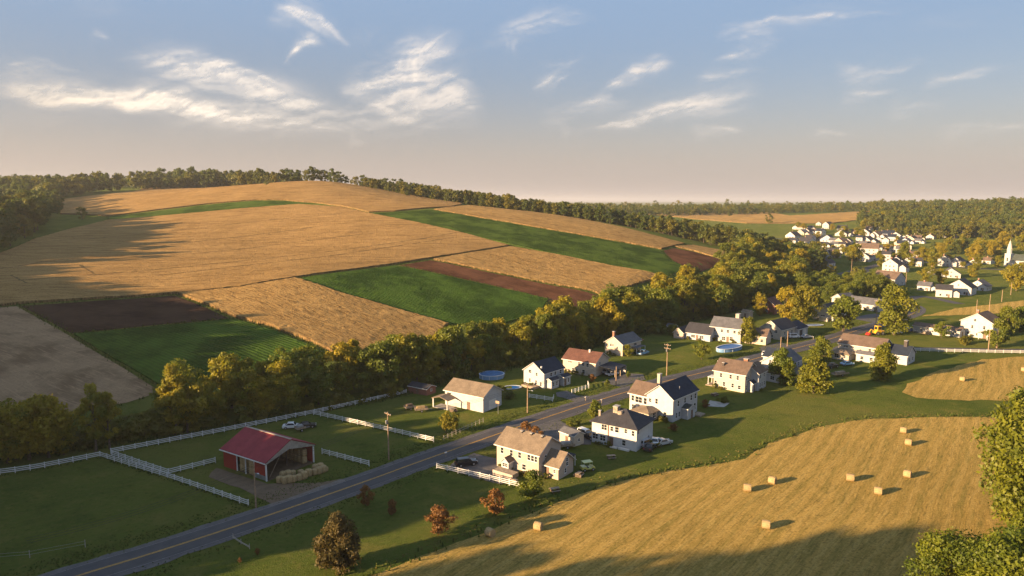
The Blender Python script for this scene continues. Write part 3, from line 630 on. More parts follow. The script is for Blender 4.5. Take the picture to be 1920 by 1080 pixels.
def tree(kind, x, y, s, label, group, name='tree', z=None, sz=None, v=None, cat='tree'):
    vs = TREES[kind]; me = vs[tree_rnd.randrange(len(vs)) if v is None else v % len(vs)]
    z = tz(x, y) if z is None else z; rz = tree_rnd.uniform(0, 6.28)
    if isinstance(me, tuple):
        o = empty(name, (x, y, z), rz); obj('crown', me[0], o); obj('trunk', me[1], o)
    else: o = obj(name, me, None, (x, y, z), rz)
    o.scale = (s, s, s * (sz or 1)); tag(o, label, cat, group); return o
def tree_px(kind, bx, by, hpx, label, group=None, name='tree', wide=1.0, **k):
    """a tree whose foot is seen at (bx,by) and whose top is hpx pixels higher"""
    p = P(bx, by); dist = (Vector(p) - Vector((0, 0, CAM_H))).length; H = hpx * dist / FPX / 0.97
    me = TREES[kind][0]; me = me[0] if isinstance(me, tuple) else me; h0 = max(v.co.z for v in me.vertices) if 'h0' not in me else me['h0']; me['h0'] = h0
    s = H / h0; return tree(kind, p.x, p.y, s * wide, label, group, name, z=p.z, sz=1 / wide, **k)

# trees along the creek, two to four deep
cl = smooth_line(CREEK[1:], 1.0); cd = np.gradient(cl, axis=0); cd /= np.linalg.norm(cd, axis=1)[:, None]; cn = np.column_stack([-cd[:, 1], cd[:, 0]])
def sizeword(v, a, b): return 'low' if v < a else ('tall' if v > b else 'middling')
def place(fx): return next(t for lim, t in ((335, 'below the stubble field'), (600, 'behind the barn paddock'), (800, 'behind the long white fence'), (960, 'behind the white garage'), (1150, 'behind the tan houses'), (1330, 'behind the pool houses'), (1400, 'behind the white pool house'), (1455, 'below the red soil patch'), (9999, 'at the edge of the town')) if fx < lim)
ncreek = 0; s_ = 0.0; off_frame = []
GC = 'trees along the creek'
while s_ < len(cl) - 1:
    i = int(s_); x0, y0 = cl[i]
    fx = 960 + 1280 * x0 / max(1, (y0 * .99 + 7))
    rows = [(0, 1), (7, 1)]
    if y0 > 255: rows += [(14, .9)]
    if y0 > 320: rows += [(21, .9), (-8, .6)]
    if y0 > 410: rows = [r for r in rows if r[0] >= 0] + [(29, .9), (37, .7)]
    for off, pr in rows:
        if fx < 335: continue
        if tree_rnd.random() > pr: continue
        jx = tree_rnd.uniform(-2, 2); x, y = cl[i] + cn[i] * (off + 2 + tree_rnd.uniform(-2, 2)) + cd[i] * jx
        if y > 560 or x < -150: continue
        h = tree_rnd.uniform(.68, 1.2) * (.90 if y0 < 240 else 1.04) * (.80 if fx < 330 else 1) * (.85 if off < 0 else 1)
        rr = tree_rnd.random(); k = 'creek' if rr < .5 else ('creek_dark' if rr < .84 else 'creek_tall')
        pc = place(960 + 1280 * x / (y * .99 + 7)); wd_ = {'creek': 'broad yellow-green', 'creek_dark': 'broad dark green', 'creek_tall': 'slender yellow-green'}[k]; sw = sizeword(h, .85, 1.08); tree(k, x, y, h, f'{sw} {wd_} tree in the creek row {pc}', f'{sw} {wd_} creek trees {pc}', 'creek_tree'); ncreek += 1
    s_ += tree_rnd.uniform(5.2, 8.0)
s_ = 0.0
while s_ < len(cl) - 1:
    i = int(s_); x, y = cl[i] + cn[i] * tree_rnd.uniform(-4.5, 1.0)
    if -135 < x and y < 420:
        tree('shrub', x, y, tree_rnd.uniform(.8, 1.5), 'dark bush at the foot of the creek trees ' + place(960 + 1280 * x / (y * .99 + 7)), 'creek bushes ' + place(960 + 1280 * x / (y * .99 + 7)), 'bush', cat='bush')
    s_ += tree_rnd.uniform(2.6, 4.5)

# woods: the ones in front are single trees, what is behind reads as one mass
def scatter(poly, gap, rs):
    a = np.array(poly); x0, y0 = a.min(0); x1, y1 = a.max(0); out = []; g = gap * .72; cells = {}
    xs, ys = np.meshgrid(np.arange(x0, x1, g), np.arange(y0, y1, g)); xs = (xs + rs.uniform(-.5, .5, xs.shape) * g).ravel(); ys = (ys + rs.uniform(-.5, .5, ys.shape) * g).ravel()
    ok = inside(poly, xs, ys)
    for x, y in zip(xs[ok], ys[ok]):
        c = (int(x // gap), int(y // gap))
        if any((x - p) ** 2 + (y - q) ** 2 < gap * gap * .6 for i in (-1, 0, 1) for j in (-1, 0, 1) for p, q in cells.get((c[0] + i, c[1] + j), ())): continue
        cells.setdefault(c, []).append((x, y)); out.append((x, y))
    return out
_far_np = []
for me in TREES['far']:
    v = np.zeros(len(me.vertices) * 3, np.float32); me.vertices.foreach_get('co', v); fq = np.array([p.vertices[:] for p in me.polygons if len(p.vertices) == 4 and p.material_index == 0]); nv = fq.max() + 1; _far_np.append((v.reshape(-1, 3)[:nv], fq))
def wood_mass(name, pts, label, s0=.8, s1=1.2, rs=None, thin=1):
    V, F, n, MI = [], [], 0, []
    zz = terrain(np.array([p[0] for p in pts]), np.array([p[1] for p in pts]))
    for (x, y), z in zip(pts, zz):
        vi = int(rs.integers(len(_far_np))); v, f = _far_np[vi]; a = rs.uniform(0, 6.28); s = rs.uniform(s0, s1); c, q = math.cos(a) * s, math.sin(a) * s
        if thin > 1: f = f[rs.integers(0, thin)::thin]; 
        V.append(np.stack([v[:, 0] * c - v[:, 1] * q + x, v[:, 0] * q + v[:, 1] * c + y, v[:, 2] * s * rs.uniform(.85, 1.15) + z], 1)); F.append(f + n); n += len(v); MI.append(np.full(len(f), vi >= 3))
    o = obj(name, mesh_np(name, np.concatenate(V), np.concatenate(F), [M['leaf_wood'], M['leaf_wood_green']], np.concatenate(MI))); return tag(o, label, 'woodland', None, 'stuff')
def wood(poly, gap, n_single, label1, label2, group, seed, s0=.8, s1=1.2, key=None, name='woodland_tree', grow=None):
    rs = np.random.default_rng(seed); pts = scatter(poly, gap, rs)
    pts.sort(key=key or (lambda p: math.hypot(p[0], p[1])))
    for x, y in pts[:n_single]:
        sc = rs.uniform(s0, s1) * (1 if grow is None else grow(x, y)); v = int(rs.integers(len(TREES['far']))); sw = sizeword(sc, s0 + (s1 - s0) * .33, s0 + (s1 - s0) * .67); tone = ['olive', 'olive', 'olive', 'deep green', 'deep green', 'deep green'][v % 6]; tree('far', x, y, sc, f'{sw} {tone} {label1}', f'{sw} {tone} {group}', name, v=v)
    if len(pts) > n_single: wood_mass('woodland', pts[n_single:], label2, s0, s1, rs)
    return len(pts)
RL = [(-150, 690), (-44, 648), (50, 612), (112, 586), (172, 528), (208, 478)]
nw = [wood([(-160, 700), (-44, 652), (50, 618), (112, 592), (165, 545), (200, 500), (235, 500), (262, 600), (225, 720), (120, 800), (0, 850), (-160, 830)], 8.5, 150,
           'round-crowned tree at the wood edge behind the hill brow', 'dark wood behind the brow of the golden hill', 'trees at the wood edge behind the hill', 21, .55, .95, grow=lambda x, y: 1 + .35 * min(1, max(0, (x - 20) / 130)))]
lw = [tuple(P(*q)[:2]) for q in ((-60, 500), (0, 472), (60, 446), (108, 404), (112, 374), (250, 357), (400, 346), (500, 345))]
lw2 = [(-160, 870), (-260, 850), (-360, 860), (-560, 800), (-640, 600), (-480, 380)]
nw.append(wood(lw + lw2[1:], 12, 130, 'tree in the wood bordering the hilltop grain field', 'dark wood behind the hilltop grain field', 'trees at the wood left of the hill fields', 22, .95, 1.7, name='hill_wood_tree'))
for k, (bx, hp) in enumerate([(515, 20), (532, 24), (547, 21), (560, 22), (586, 26), (575, 20), (606, 22), (622, 24), (636, 22), (650, 14), (488, 27), (470, 20), (452, 24), (595, 24), (614, 20), (630, 19), (643, 17), (660, 10), (676, 8), (690, 8), (705, 8), (722, 7), (745, 9), (765, 10)]):
    Yc = 712 + (k * 37) % 23 - (max(0, bx - 640) * .35); Xc = (bx - 960) / 1280 * Yc * .99; s_c = hp * 700 / 1280 / 14 * 1.1
    tree('far', Xc, Yc, s_c, ('small ' if hp < 12 else ('tall ' if hp > 23 else '')) + 'round dark tree standing on the bare crest of the hill', ('small ' if hp < 12 else ('tall ' if hp > 23 else '')) + 'trees on the hill crest', 'crest_tree')
# far right: wooded ridge beyond the town
nw.append(wood([(470, 760), (560, 740), (700, 760), (900, 850), (1000, 1000), (950, 1150), (700, 1100), (520, 1030), (455, 900)], 11, 130, 'tree on the wooded slope above the church', 'wooded slope rising behind the church', 'trees on the wooded slope', 23, .85, 1.25, name='slope_tree'))
rs_far = np.random.default_rng(77)
far_pts = scatter([(60, 1150), (200, 1130), (330, 1190), (560, 1300), (760, 1130), (1300, 1150), (1300, 1500), (400, 1600), (0, 1500)], 17, rs_far)
wood_mass('woodland', far_pts, 'far dark woods along the ridge beyond the golden field', .9, 1.3, rs_far, 2)
far_pts = scatter([(-1200, 900), (-600, 850), (-300, 960), (-100, 1000), (0, 1100), (0, 1300), (-1200, 1200)], 17, rs_far)
wood_mass('woodland', far_pts, 'far woods behind the hilltop', .8, 1.1, rs_far, 2)
hz_pts = scatter([(-1500, 1900), (2600, 1900), (3500, 2600), (-1500, 2600)], 55, rs_far)
wood_mass('woodland', hz_pts, 'distant belts of woods on the horizon', 1.0, 2.2, rs_far, 3)
# the wood on the rise left of the paddocks, whose long shadow lies over them
sh_pts = scatter([(-104, 90), (-108, 66), (-160, 50), (-260, 40), (-420, 110), (-560, 330), (-500, 440), (-410, 400), (-390, 330), (-300, 240), (-225, 165), (-165, 128)], 8.5, rs_far)
wood_mass('woodland', sh_pts, 'dense wood on the rise beside the left paddock', 1.05, 1.42, rs_far)
sh_pts = scatter([(-90, 12), (-90, 25), (-112, 27), (-128, 21), (-120, 8)], 11.0, rs_far)
wood_mass('woodland', sh_pts, 'tall clump of trees on the rise above the road', 2.3, 2.8, rs_far)
sh_pts = scatter([(-92, 34), (-92, 47), (-122, 45), (-122, 32)], 8.5, rs_far)
wood_mass('woodland', sh_pts, 'lower trees beside the tall clump above the road', 1.2, 1.55, rs_far)
print('TREES', ncreek, nw, len(bpy.data.objects))
# ---------------------------------------------------------------- buildings
for k, c in dict(white=(.44, .44, .45), cream=(.46, .41, .34), tan=(.52, .43, .34), grey=(.50, .50, .50), blue_grey=(.36, .40, .48), pink=(.44, .36, .30), brick=(.24, .10, .07), stone=(.55, .50, .43)).items(): defmat('siding_' + k, m_siding(c))
for k, c in dict(brown=(.135, .095, .072), tan=(.20, .155, .11), dark=(.042, .042, .050), grey=(.105, .105, .115), navy=(.022, .030, .048), red=(.125, .06, .045), green=(.05, .062, .058)).items(): defmat('roof_' + k, m_shingle(c))
defmat('trim', m_plain((.60, .59, .57), .5, .12)); defmat('brick', m_plain((.26, .13, .09), .9, .35, 3.0, .2, .03)); defmat('stone', m_plain((.30, .25, .20), .9, .4, 2.2, .2, .08)); defmat('dark_brick', m_plain((.07, .06, .06), .9, .3, 3.0))
defmat('door', m_plain((.16, .10, .07), .5, .2)); defmat('wood', m_plain((.32, .25, .18), .85, .35, 2.0, .2, .02)); defmat('wood_dark', m_plain((.12, .085, .06), .9, .35, 2.0)); defmat('concrete', m_plain((.36, .34, .31), .9, .25, 1.0)); defmat('metal', m_plain((.42, .43, .45), .4, .2, 1.5, Metallic=.7))
defmat('glass', lambda g: finish(g, (.018, .022, .028), .08, spec=.7))
_wc = {}
def window_mesh(w, h):
    k = (round(w, 1), round(h, 1))
    if k not in _wc:
        w, h = k; f = .075; m = MB()
        m.box(-.05, .03, -w / 2 - f, w / 2 + f, -h / 2 - f, -h / 2).box(-.05, .03, -w / 2 - f, w / 2 + f, h / 2, h / 2 + f).box(-.05, .03, -w / 2 - f, -w / 2, -h / 2, h / 2).box(-.05, .03, w / 2, w / 2 + f, -h / 2, h / 2)
        m.box(-.03, .025, -w / 2, w / 2, -.03, .03)
        if w > 1.0: m.box(-.032, .024, -.03, .03, -h / 2, h / 2)
        m.box(-.10, .03, -w / 2 - f - .04, w / 2 + f + .04, -h / 2 - f - .06, -h / 2 - f)
        _wc[k] = (m.mesh('window', M['trim']), MB().box(-.008, .02, -w / 2, w / 2, -h / 2, h / 2).mesh('pane', M['glass']))
    return _wc[k]
_dc = {}
def door_mesh(w, h, mt):
    k = (w, h, mt)
    if k not in _dc:
        m = MB().box(-.03, .03, -w / 2, w / 2, 0, h); hd = MB().box(-.09, -.03, w / 2 - .16, w / 2 - .08, h * .46, h * .52)
        _dc[k] = (m.mesh('door', M[mt], bevel=.01), hd.mesh('handle', M['metal']))
    return _dc[k]
HOUSES = []
class House:
    """local x runs right-and-back, local y left-and-back; the wall x=0 looks to the lower left, the wall y=0 to the lower right"""
    def __init__(s, name, label, at, yaw, group=None, cat='house', sink=0.0, scale=1.0):
        p = P(*at) if len(at) == 2 else Vector(at); s.o = empty(name, (p.x, p.y, p.z - sink), R(yaw)); s.o.scale = (scale,) * 3; tag(s.o, label, cat, group); s.label = label; s.foot = None; HOUSES.append(s)
    def block(s, x0, x1, y0, y1, h, rise, axis='y', wall='siding_white', roof='roof_dark', over=.45, hip=False, z=-.5, ends=True, eave=True, roof_name='roof'):
        w = MB(); t = .16
        if hip or rise <= 0: w.box(x0, x1, y0, y1, z, h)
        elif axis == 'y':
            xm = (x0 + x1) / 2; w.prism([(x0, y0, z), (x1, y0, z), (x1, y0, h), (xm, y0, h + rise), (x0, y0, h)], (0, y1 - y0, 0))
        else:
            ym = (y0 + y1) / 2; w.prism([(x0, y1, z), (x0, y0, z), (x0, y0, h), (x0, ym, h + rise), (x0, y1, h)], (x1 - x0, 0, 0))
        s.wall = w.build('wall', M[wall], s.o) if wall else None
        if s.foot is None: s.foot = (x0, x1, y0, y1)
        r = MB()
        if hip:
            a, b = (x1 - x0) / 2 + over, (y1 - y0) / 2 + over; cx, cy = (x0 + x1) / 2, (y0 + y1) / 2; k = rise * over / min(a, b); zl = h - k + .04
            if b >= a: r0, r1 = (cx, cy - (b - a), h + rise), (cx, cy + (b - a), h + rise)
            else: r0, r1 = (cx - (a - b), cy, h + rise), (cx + (a - b), cy, h + rise)
            c = [(cx - a, cy - b), (cx + a, cy - b), (cx + a, cy + b), (cx - a, cy + b)]; lo = [(*q, zl - t) for q in c]; hi = [(*q, zl) for q in c]
            for i in range(4): r.quad(lo[i], lo[(i + 1) % 4], hi[(i + 1) % 4], hi[i])
            r.quad(*lo[::-1])
            if b >= a: r.quad(hi[0], hi[1], r0); r.quad(hi[1], hi[2], r1, r0); r.quad(hi[2], hi[3], r1); r.quad(hi[3], hi[0], r0, r1)
            else: r.quad(hi[0], hi[1], r1, r0); r.quad(hi[1], hi[2], r1); r.quad(hi[2], hi[3], r0, r1); r.quad(hi[3], hi[0], r0)
        elif rise <= 0: r.box(x0 - over, x1 + over, y0 - over, y1 + over, h + .003, h + t)
        elif axis == 'y':
            xm = (x0 + x1) / 2; hw = (x1 - x0) / 2; k = rise / hw; zo = h - over * k + .05
            for sg in (-1, 1):
                e = xm + sg * (hw + over); q = [(e, y0 - over, zo), (xm, y0 - over, h + rise + .05), (xm, y0 - over, h + rise + .05 + t), (e, y0 - over, zo + t)]
                r.prism(q if sg < 0 else q[::-1], (0, y1 - y0 + 2 * over, 0))
        else:
            ym = (y0 + y1) / 2; hw = (y1 - y0) / 2; k = rise / hw; zo = h - over * k + .05
            for sg in (-1, 1):
                e = ym + sg * (hw + over); q = [(x0 - over, e, zo), (x0 - over, ym, h + rise + .05), (x0 - over, ym, h + rise + .05 + t), (x0 - over, e, zo + t)]
                r.prism(q[::-1] if sg < 0 else q, (x1 - x0 + 2 * over, 0, 0))
        ro = r.build(roof_name, M[roof], s.o); s.roof = ro
        if eave and not hip and rise > 0 and wall:        # pale fascia boards along eaves and gables
            f = MB(); d = .03
            if axis == 'y':
                for sg, e in ((-1, x0 - over), (1, x1 + over)): f.box(e - (d if sg < 0 else -.001), e + (d if sg > 0 else -.001), y0 - over - .002, y1 + over + .002, zo - .06, zo + .13)
                for yy in (y0 - over - d, y1 + over + .001):
                    for sg in (-1, 1):
                        e = xm + sg * (hw + over); f.prism([(e, yy, zo - .06), (xm, yy, h + rise - .01), (xm, yy, h + rise + .14), (e, yy, zo + .10)], (0, d, 0))
            else:
                for sg, e in ((-1, y0 - over), (1, y1 + over)): f.box(x0 - over - .002, x1 + over + .002, e - (d if sg < 0 else -.001), e + (d if sg > 0 else -.001), zo - .06, zo + .13)
                for xx in (x0 - over - d, x1 + over + .001):
                    for sg in (-1, 1):
                        e = ym + sg * (hw + over); f.prism([(xx, e, zo - .06), (xx, ym, h + rise - .01), (xx, ym, h + rise + .14), (xx, e, zo + .10)], (d, 0, 0))
            f.build('fascia', M['trim'], ro)
        return s
    def win(s, face, items, base=0.0):
        """face 'L': wall x=base, items (y,z,w,h); 'R': wall y=base, items (x,z,w,h); 'X'/'Y': the far walls"""
        for (u, z, w, h) in items:
            fr, pn = window_mesh(w, h); loc, rz = {'L': ((base, u, z), 0), 'R': ((u, base, z), math.pi / 2), 'X': ((base, u, z), math.pi), 'Y': ((u, base, z), -math.pi / 2)}[face]
            o = obj('window', fr, s.o, loc, rz); obj('pane', pn, o)
        return s
    def door(s, face, u, base=0.0, w=1.0, h=2.1, mt='door', z=0.0):
        d, hd = door_mesh(w, h, mt); loc, rz = {'L': ((base, u, z), 0), 'R': ((u, base, z), math.pi / 2)}[face]; o = obj('door' if w < 1.6 else 'garage_door', d, s.o, loc, rz); obj('handle', hd, o); return s
    def chimney(s, x, y, z0, z1, w=.8, mt='brick', d=None):
        d = d or w; o = MB().box(x - w / 2, x + w / 2, y - d / 2, y + d / 2, z0, z1).build('chimney', M[mt], s.o, bevel=.02); MB().box(x - w / 2 - .08, x + w / 2 + .08, y - d / 2 - .08, y + d / 2 + .08, z1 + .002, z1 + .14).build('chimney_cap', M['concrete'], o); return s
    def part(s, name, mb, mt, **k): mb.build(name, M[mt], s.o, **k); return s
    def posts(s, pts, h, r=.08, mt='trim', z=-.2):
        for x, y in pts: MB().box(x - r, x + r, y - r, y + r, z, h).build('post', M[mt], s.o)
        return s
def wrow(us, z, w=.8, h=1.2): return [(u, z, w, h) for u in us]

# red hay barn, open at the gable and half of the long side
b = House('barn', 'red metal-roofed open barn filled with hay bales', (500, 902), 57, cat='barn')
BA, BW, BH, BR = 13.8, 11.8, 3.9, 2.8
defmat('barn_red', m_siding((.30, .035, .022)))
def m_metalroof(g):
    p = g.n('ShaderNodeTexCoord').outputs['Object']; y = g.n('ShaderNodeSeparateXYZ', p).outputs[1]; n = g.noise(p, .5, 5, .65); rib = g.m('FRACT', g.m('MULTIPLY', y, 2.2))
    c = g.mix(g.step(n, .3, .7), (.21, .028, .036), (.27, .042, .050)); c = g.mix(g.m('MULTIPLY', g.step(rib, .12, .0), .5), c, (.15, .020, .026)); st = g.noise(g.v('MULTIPLY', p, (.4, 3.0, 1)), 1.0, 4, .6); c = g.mix(g.m('MULTIPLY', g.step(st, .58, .8), .3), c, (.26, .10, .08))
    finish(g, c, .6, g.step(rib, .12, .0), .5, .03, spec=.12)
defmat('barn_roof', m_metalroof); defmat('hay_floor', m_gravel((.22, .16, .08), (.28, .20, .10)))
b.block(0, BW, 0, BA, BH, BR, 'y', None, 'barn_roof', .45)
b.part('wall', MB().box(0, .12, BA - 4.4, BA, -.4, BH), 'barn_red').part('wall', MB().box(0, .12, 0, 3.6, -.4, BH), 'barn_red').part('wall', MB().box(BW - .12, BW, 0, BA, -.4, BH), 'barn_red')
b.part('wall', MB().prism([(.13, BA, -.4), (BW - .13, BA, -.4), (BW - .13, BA, BH), (BW / 2, BA, BH + BR - .1), (.13, BA, BH)], (0, -.12, 0)), 'barn_red')
b.part('gable_panel', MB().prism([(-.3, -.25, BH - .55), (BW * .46, -.25, BH + 1.0), (BW + .3, -.25, BH - .35), (BW + .3, -.25, BH - .12), (BW / 2, -.25, BH + BR - .02), (-.3, -.25, BH - .12)], (0, .1, 0)), 'metal')
b.part('ridge_cap', MB().box(BW / 2 - .18, BW / 2 + .18, -.5, BA + .5, BH + BR + .16, BH + BR + .30), 'siding_pink'); b.part('gutter', MB().box(-.62, -.48, -.48, BA + .48, BH - .28, BH - .10), 'trim')
b.posts([(0.02, 3.72), (.02, 6.5), (.02, BA - 4.5)], BH, .09).posts([(-.08, -.1), (BW - .05, -.1)], BH - .1, .12); b.posts([(BW * .62, 3.0), (BW * .35, BA * .5), (BW * .62, BA * .55)], BH + 1.2, .12, 'wood_dark')
b.part('beam', MB().box(.13, BW - .13, 6.7, 6.95, BH - .3, BH - .02), 'wood_dark').part('brace', MB().tube((1.2, .6, .2), (5.0, 1.2, 4.6), .06), 'wood').part('rafter_tie', MB().box(.13, BW - .13, 2.9, 3.1, BH - .3, BH - .02), 'wood_dark')
b.part('floor', MB().box(.13, BW - .13, -.3, BA - .13, -.3, .05), 'dirt').part('skirt_board', MB().box(-.05, -.002, -.02, 3.6, -.3, .9), 'metal')

# tan house by the road
h = House('house', 'tan two-storey house with brown roof and low rear annex', (1010, 897), 53)
h.block(0, 8, 0, 10.6, 4.9, 2.4, 'y', 'siding_pink', 'roof_tan').block(1.6, 7.2, -3.6, -.02, 2.7, 2.1, 'y', 'siding_pink', 'roof_tan', roof_name='annex_roof')
h.win('L', wrow((9.2, 6.8, 4.7), 3.75, .7, 1.2) + [(2.4, 3.8, .7, 1.1), (1.5, 3.8, .7, 1.1), (.7, 3.8, .6, 1.1), (3.6, 1.5, .9, 1.1), (1.3, 1.1, .6, .7)]).win('L', [(-2.7, 1.6, .5, .6)], 1.6).win('R', [(2.4, 3.6, .7, 1.0)]).win('R', [(4.8, 3.3, .8, .7), (4.8, 2.4, .8, .7), (4.2, 1.2, .6, .9)], -3.6).door('L', -.9, 1.6)
h.block(-1.8, -.02, 6.2, 8.0, 2.3, .8, 'x', 'siding_white', 'roof_brown', .2, roof_name='porch_roof').win('L', [(7.1, 1.7, 1.2, .7)], -1.8)
h.part('deck', MB().box(-4.0, -1.9, 3.6, 8.4, .15, 1.05), 'wood').part('deck_skirt', MB().box(-4.06, -4.0, 3.5, 8.5, .0, 1.1), 'siding_pink').part('step', MB().box(-4.4, -3.6, 2.4, 3.5, -.1, .45), 'wood')
h.part('carport_roof', MB().box(7.4, 10.2, -2.4, 1.4, 2.35, 2.5), 'roof_dark').posts([(10.1, -2.2), (10.1, 1.2)], 2.35)
for q in (1.5, 4.2, 6.6): h.chimney(3.4, q, 6.8, 7.45, .35, 'dark_brick')
# grey two-storey house
h = House('house', 'pale grey two-storey house with dark hipped roof and stone chimney', (1193, 847), 56)
h.block(0, 9.2, 0, 11, 5.3, 2.5, 'y', 'siding_grey', 'roof_dark', .5, hip=True)
h.win('L', [(7.9, 4.1, 1.3, 1.2), (6.0, 4.1, .7, 1.0), (4.75, 4.1, .9, 1.2), (2.6, 4.2, .6, .9), (.85, 4.0, .6, 1.1), (10.1, 1.6, 1.3, 1.2), (8.2, 1.5, 1.3, 1.2), (3.0, 1.4, .8, 1.2)]).door('L', 6.1).win('R', [(.8, 4.3, .6, 1.1), (6.6, 1.3, .8, 1.0)])
h.part('downpipe', MB().box(-.12, -.01, 6.75, 6.95, 0, 5.2), 'brick').chimney(3.6, 6.6, 6.3, 8.3, 1.5, 'stone', 1.1).part('chimney_shoulder', MB().box(2.6, 4.9, 4.9, 6.0, 6.4, 7.5), 'stone', bevel=.15).chimney(1.6, 9.8, 5.8, 7.2, .5, 'stone')
h.part('planter', MB().box(-1.0, -.4, 1.4, 4.0, -.1, .45), 'trim', bevel=.03).part('planter', MB().box(-1.0, -.4, 4.3, 6.0, -.1, .4), 'trim', bevel=.03)
# white house with front gable
h = House('house', 'white house with navy-roofed front gable and brown-roofed side wing', (1261, 792), 47)
h.block(0, 12.5, 0, 7.6, 5.9, 2.9, 'x', 'siding_white', 'roof_navy', .4).block(1.0, 8, 7.62, 13.4, 4.9, 2.5, 'y', 'siding_white', 'roof_brown', .4, roof_name='wing_roof')
h.block(-4.4, -.02, 4.2, 9.0, 2.5, 1.0, 'y', 'siding_cream', 'roof_tan', .45, hip=True, roof_name='porch_roof').block(4.4, 8.2, -1.7, -.02, 2.7, .7, 'y', 'siding_white', 'roof_green', .25, roof_name='entry_roof')
h.win('L', [(4.7, 4.5, .7, 1.3), (2.2, 1.3, .8, 1.7), (6.6, 4.4, .7, .9)]).win('L', [(12.4, 3.6, .8, 1.4), (10.6, 3.5, 2.0, 1.5), (8.6, 3.5, .9, 1.6), (12.0, 1.2, 1.2, 1.4), (10.0, 1.2, 1.6, 1.4)], 1.0).win('L', [(6.2, 1.5, 1.4, 1.0), (8.2, 1.5, .4, .6)], -4.4).win('R', [(-1.8, 1.4, 1.4, 1.3)], 4.2)
h.win('R', [(2.6, 4.3, .8, 1.4), (6.0, 4.4, .8, 1.3), (9.2, 4.4, .8, 1.3), (11.4, 4.4, .8, 1.3), (1.8, 1.4, .7, 1.3), (3.2, 1.4, .7, 1.3), (11.2, 1.6, .9, 1.8)]).door('R', 6.6, -1.72)
h.chimney(7.8, 8.6, 6.6, 9.4, 1.1, 'siding_pink', .8).part('deck', MB().box(8.6, 11.4, -3.0, -.8, .0, .35), 'wood').part('vent_pipe', MB().tube((5.5, 1.4, 6.8), (5.5, 1.4, 7.9), .09), 'metal')
# cream house with brown roof
h = House('house', 'cream two-storey house with brown roof and low white side porch', (1396, 737), 50)
h.block(0, 9.6, 0, 9.4, 5.3, 2.7, 'y', 'siding_cream', 'roof_brown', .4).block(4.6, 10.8, -2.2, 3.4, 5.0, 2.2, 'x', 'siding_white', 'roof_brown', .3, roof_name='cross_roof').block(2, 4.5, -1.6, -.02, 2.5, .6, 'x', 'siding_white', 'roof_navy', .2, roof_name='entry_roof')
h.win('L', wrow((7.2, 4.3, 2.2), 4.1, .7, 1.2) + wrow((8.8, 6.2, 3.6), 1.6, .7, 1.2) + [(1.6, 1.4, .8, 1.1)]).win('R', wrow((1.2, 2.8), 4.1, .7, 1.2) + [(1.0, 1.4, .7, 1.2)]).win('R', wrow((6, 7.6, 9.4), 1.5, .7, 1.2) + wrow((6, 9), 4.0, .7, 1.1), -2.2).door('R', 3.2, -1.62)
h.block(1.4, 4.2, 9.42, 11.8, 2.5, 0, 'y', None, 'trim', .1, roof_name='porch_roof').posts([(1.45, 11.7), (4.1, 11.7), (1.45, 9.7)], 2.5); h.part('porch_floor', MB().box(.6, 4.6, 9.42, 12.2, -.2, .3), 'wood').chimney(6.2, 2.2, 7.0, 8.6, 1.2, 'brick').chimney(2.0, 7.4, 6.4, 7.4, .6, 'dark_brick')
# white gabled house behind the conical trees
h = House('house', 'white gabled house with dark roof half hidden behind conical trees', (1474, 716), 46)
h.block(0, 12, 0, 8.0, 5.2, 2.7, 'x', 'siding_white', 'roof_grey', .35).block(4, 12, -5, -.02, 3.0, 1.4, 'x', 'siding_grey', 'roof_grey', .3, roof_name='lean_roof').block(8, 15, 4, 11, 5.0, 2.2, 'y', 'siding_white', 'roof_navy', .35, roof_name='wing_roof').block(-3.2, -.02, 1, 8, 2.6, .8, 'y', 'siding_white', 'roof_brown', .3, roof_name='porch_roof')
h.win('L', [(5.2, 5.6, .7, .8), (4.4, 4.1, .7, 1.1), (2.4, 3.9, .8, 1.2)]).win('L', [(6, 1.3, 1.2, 1.1), (3, 1.3, 1.2, 1.1)], -3.2).win('R', wrow((6, 8.5, 11), 1.5, 1.0, 1.4), -5).win('R', wrow((2, 5, 9), 4.2, .8, 1.2))
# wide cream house with big chimney
h = House('house', 'wide white house with brown roof and tall dark end chimney', (1653, 681), 44)
h.block(0, 9.5, 0, 14.5, 4.9, 2.7, 'y', 'siding_cream', 'roof_brown', .4).block(2.5, 11, -7.0, -.02, 3.2, 2.6, 'y', 'siding_white', 'roof_navy', .35, roof_name='wing_roof').block(-5.0, -.02, 9, 15.6, 2.4, 1.5, 'y', 'siding_cream', 'roof_tan', .5, hip=True, roof_name='porch_roof').block(-2.4, -.02, 1.5, 7.5, 2.6, .9, 'y', 'siding_white', 'roof_grey', .3, roof_name='lean_roof')
h.win('L', [(13.4, 4.0, .7, .6), (12.0, 4.0, 1.6, .6), (9.6, 4.0, .9, .7), (7.0, 3.2, .7, 1.0), (4.0, 3.7, .9, 1.2), (2.2, 3.7, .8, 1.2)]).win('L', [(10.4, 1.3, .8, .9), (13, 1.3, 1.4, 1.2)], -5.0).win('L', [(2.6, 1.3, 1.0, 1.1), (5.6, 1.3, 1.0, 1.1)], -2.4).win('R', [(5, 1.5, 1.2, 1.2), (8.5, 1.5, 1.2, 1.2)], -7.0)
h.chimney(6.8, -5.2, 3.5, 7.6, 1.6, 'dark_brick', 1.0).part('dish', MB().lathe([(.02, 0), (.5, .12), (.52, .2)], 10, (1.0, 14.2, 5.9)), 'trim')
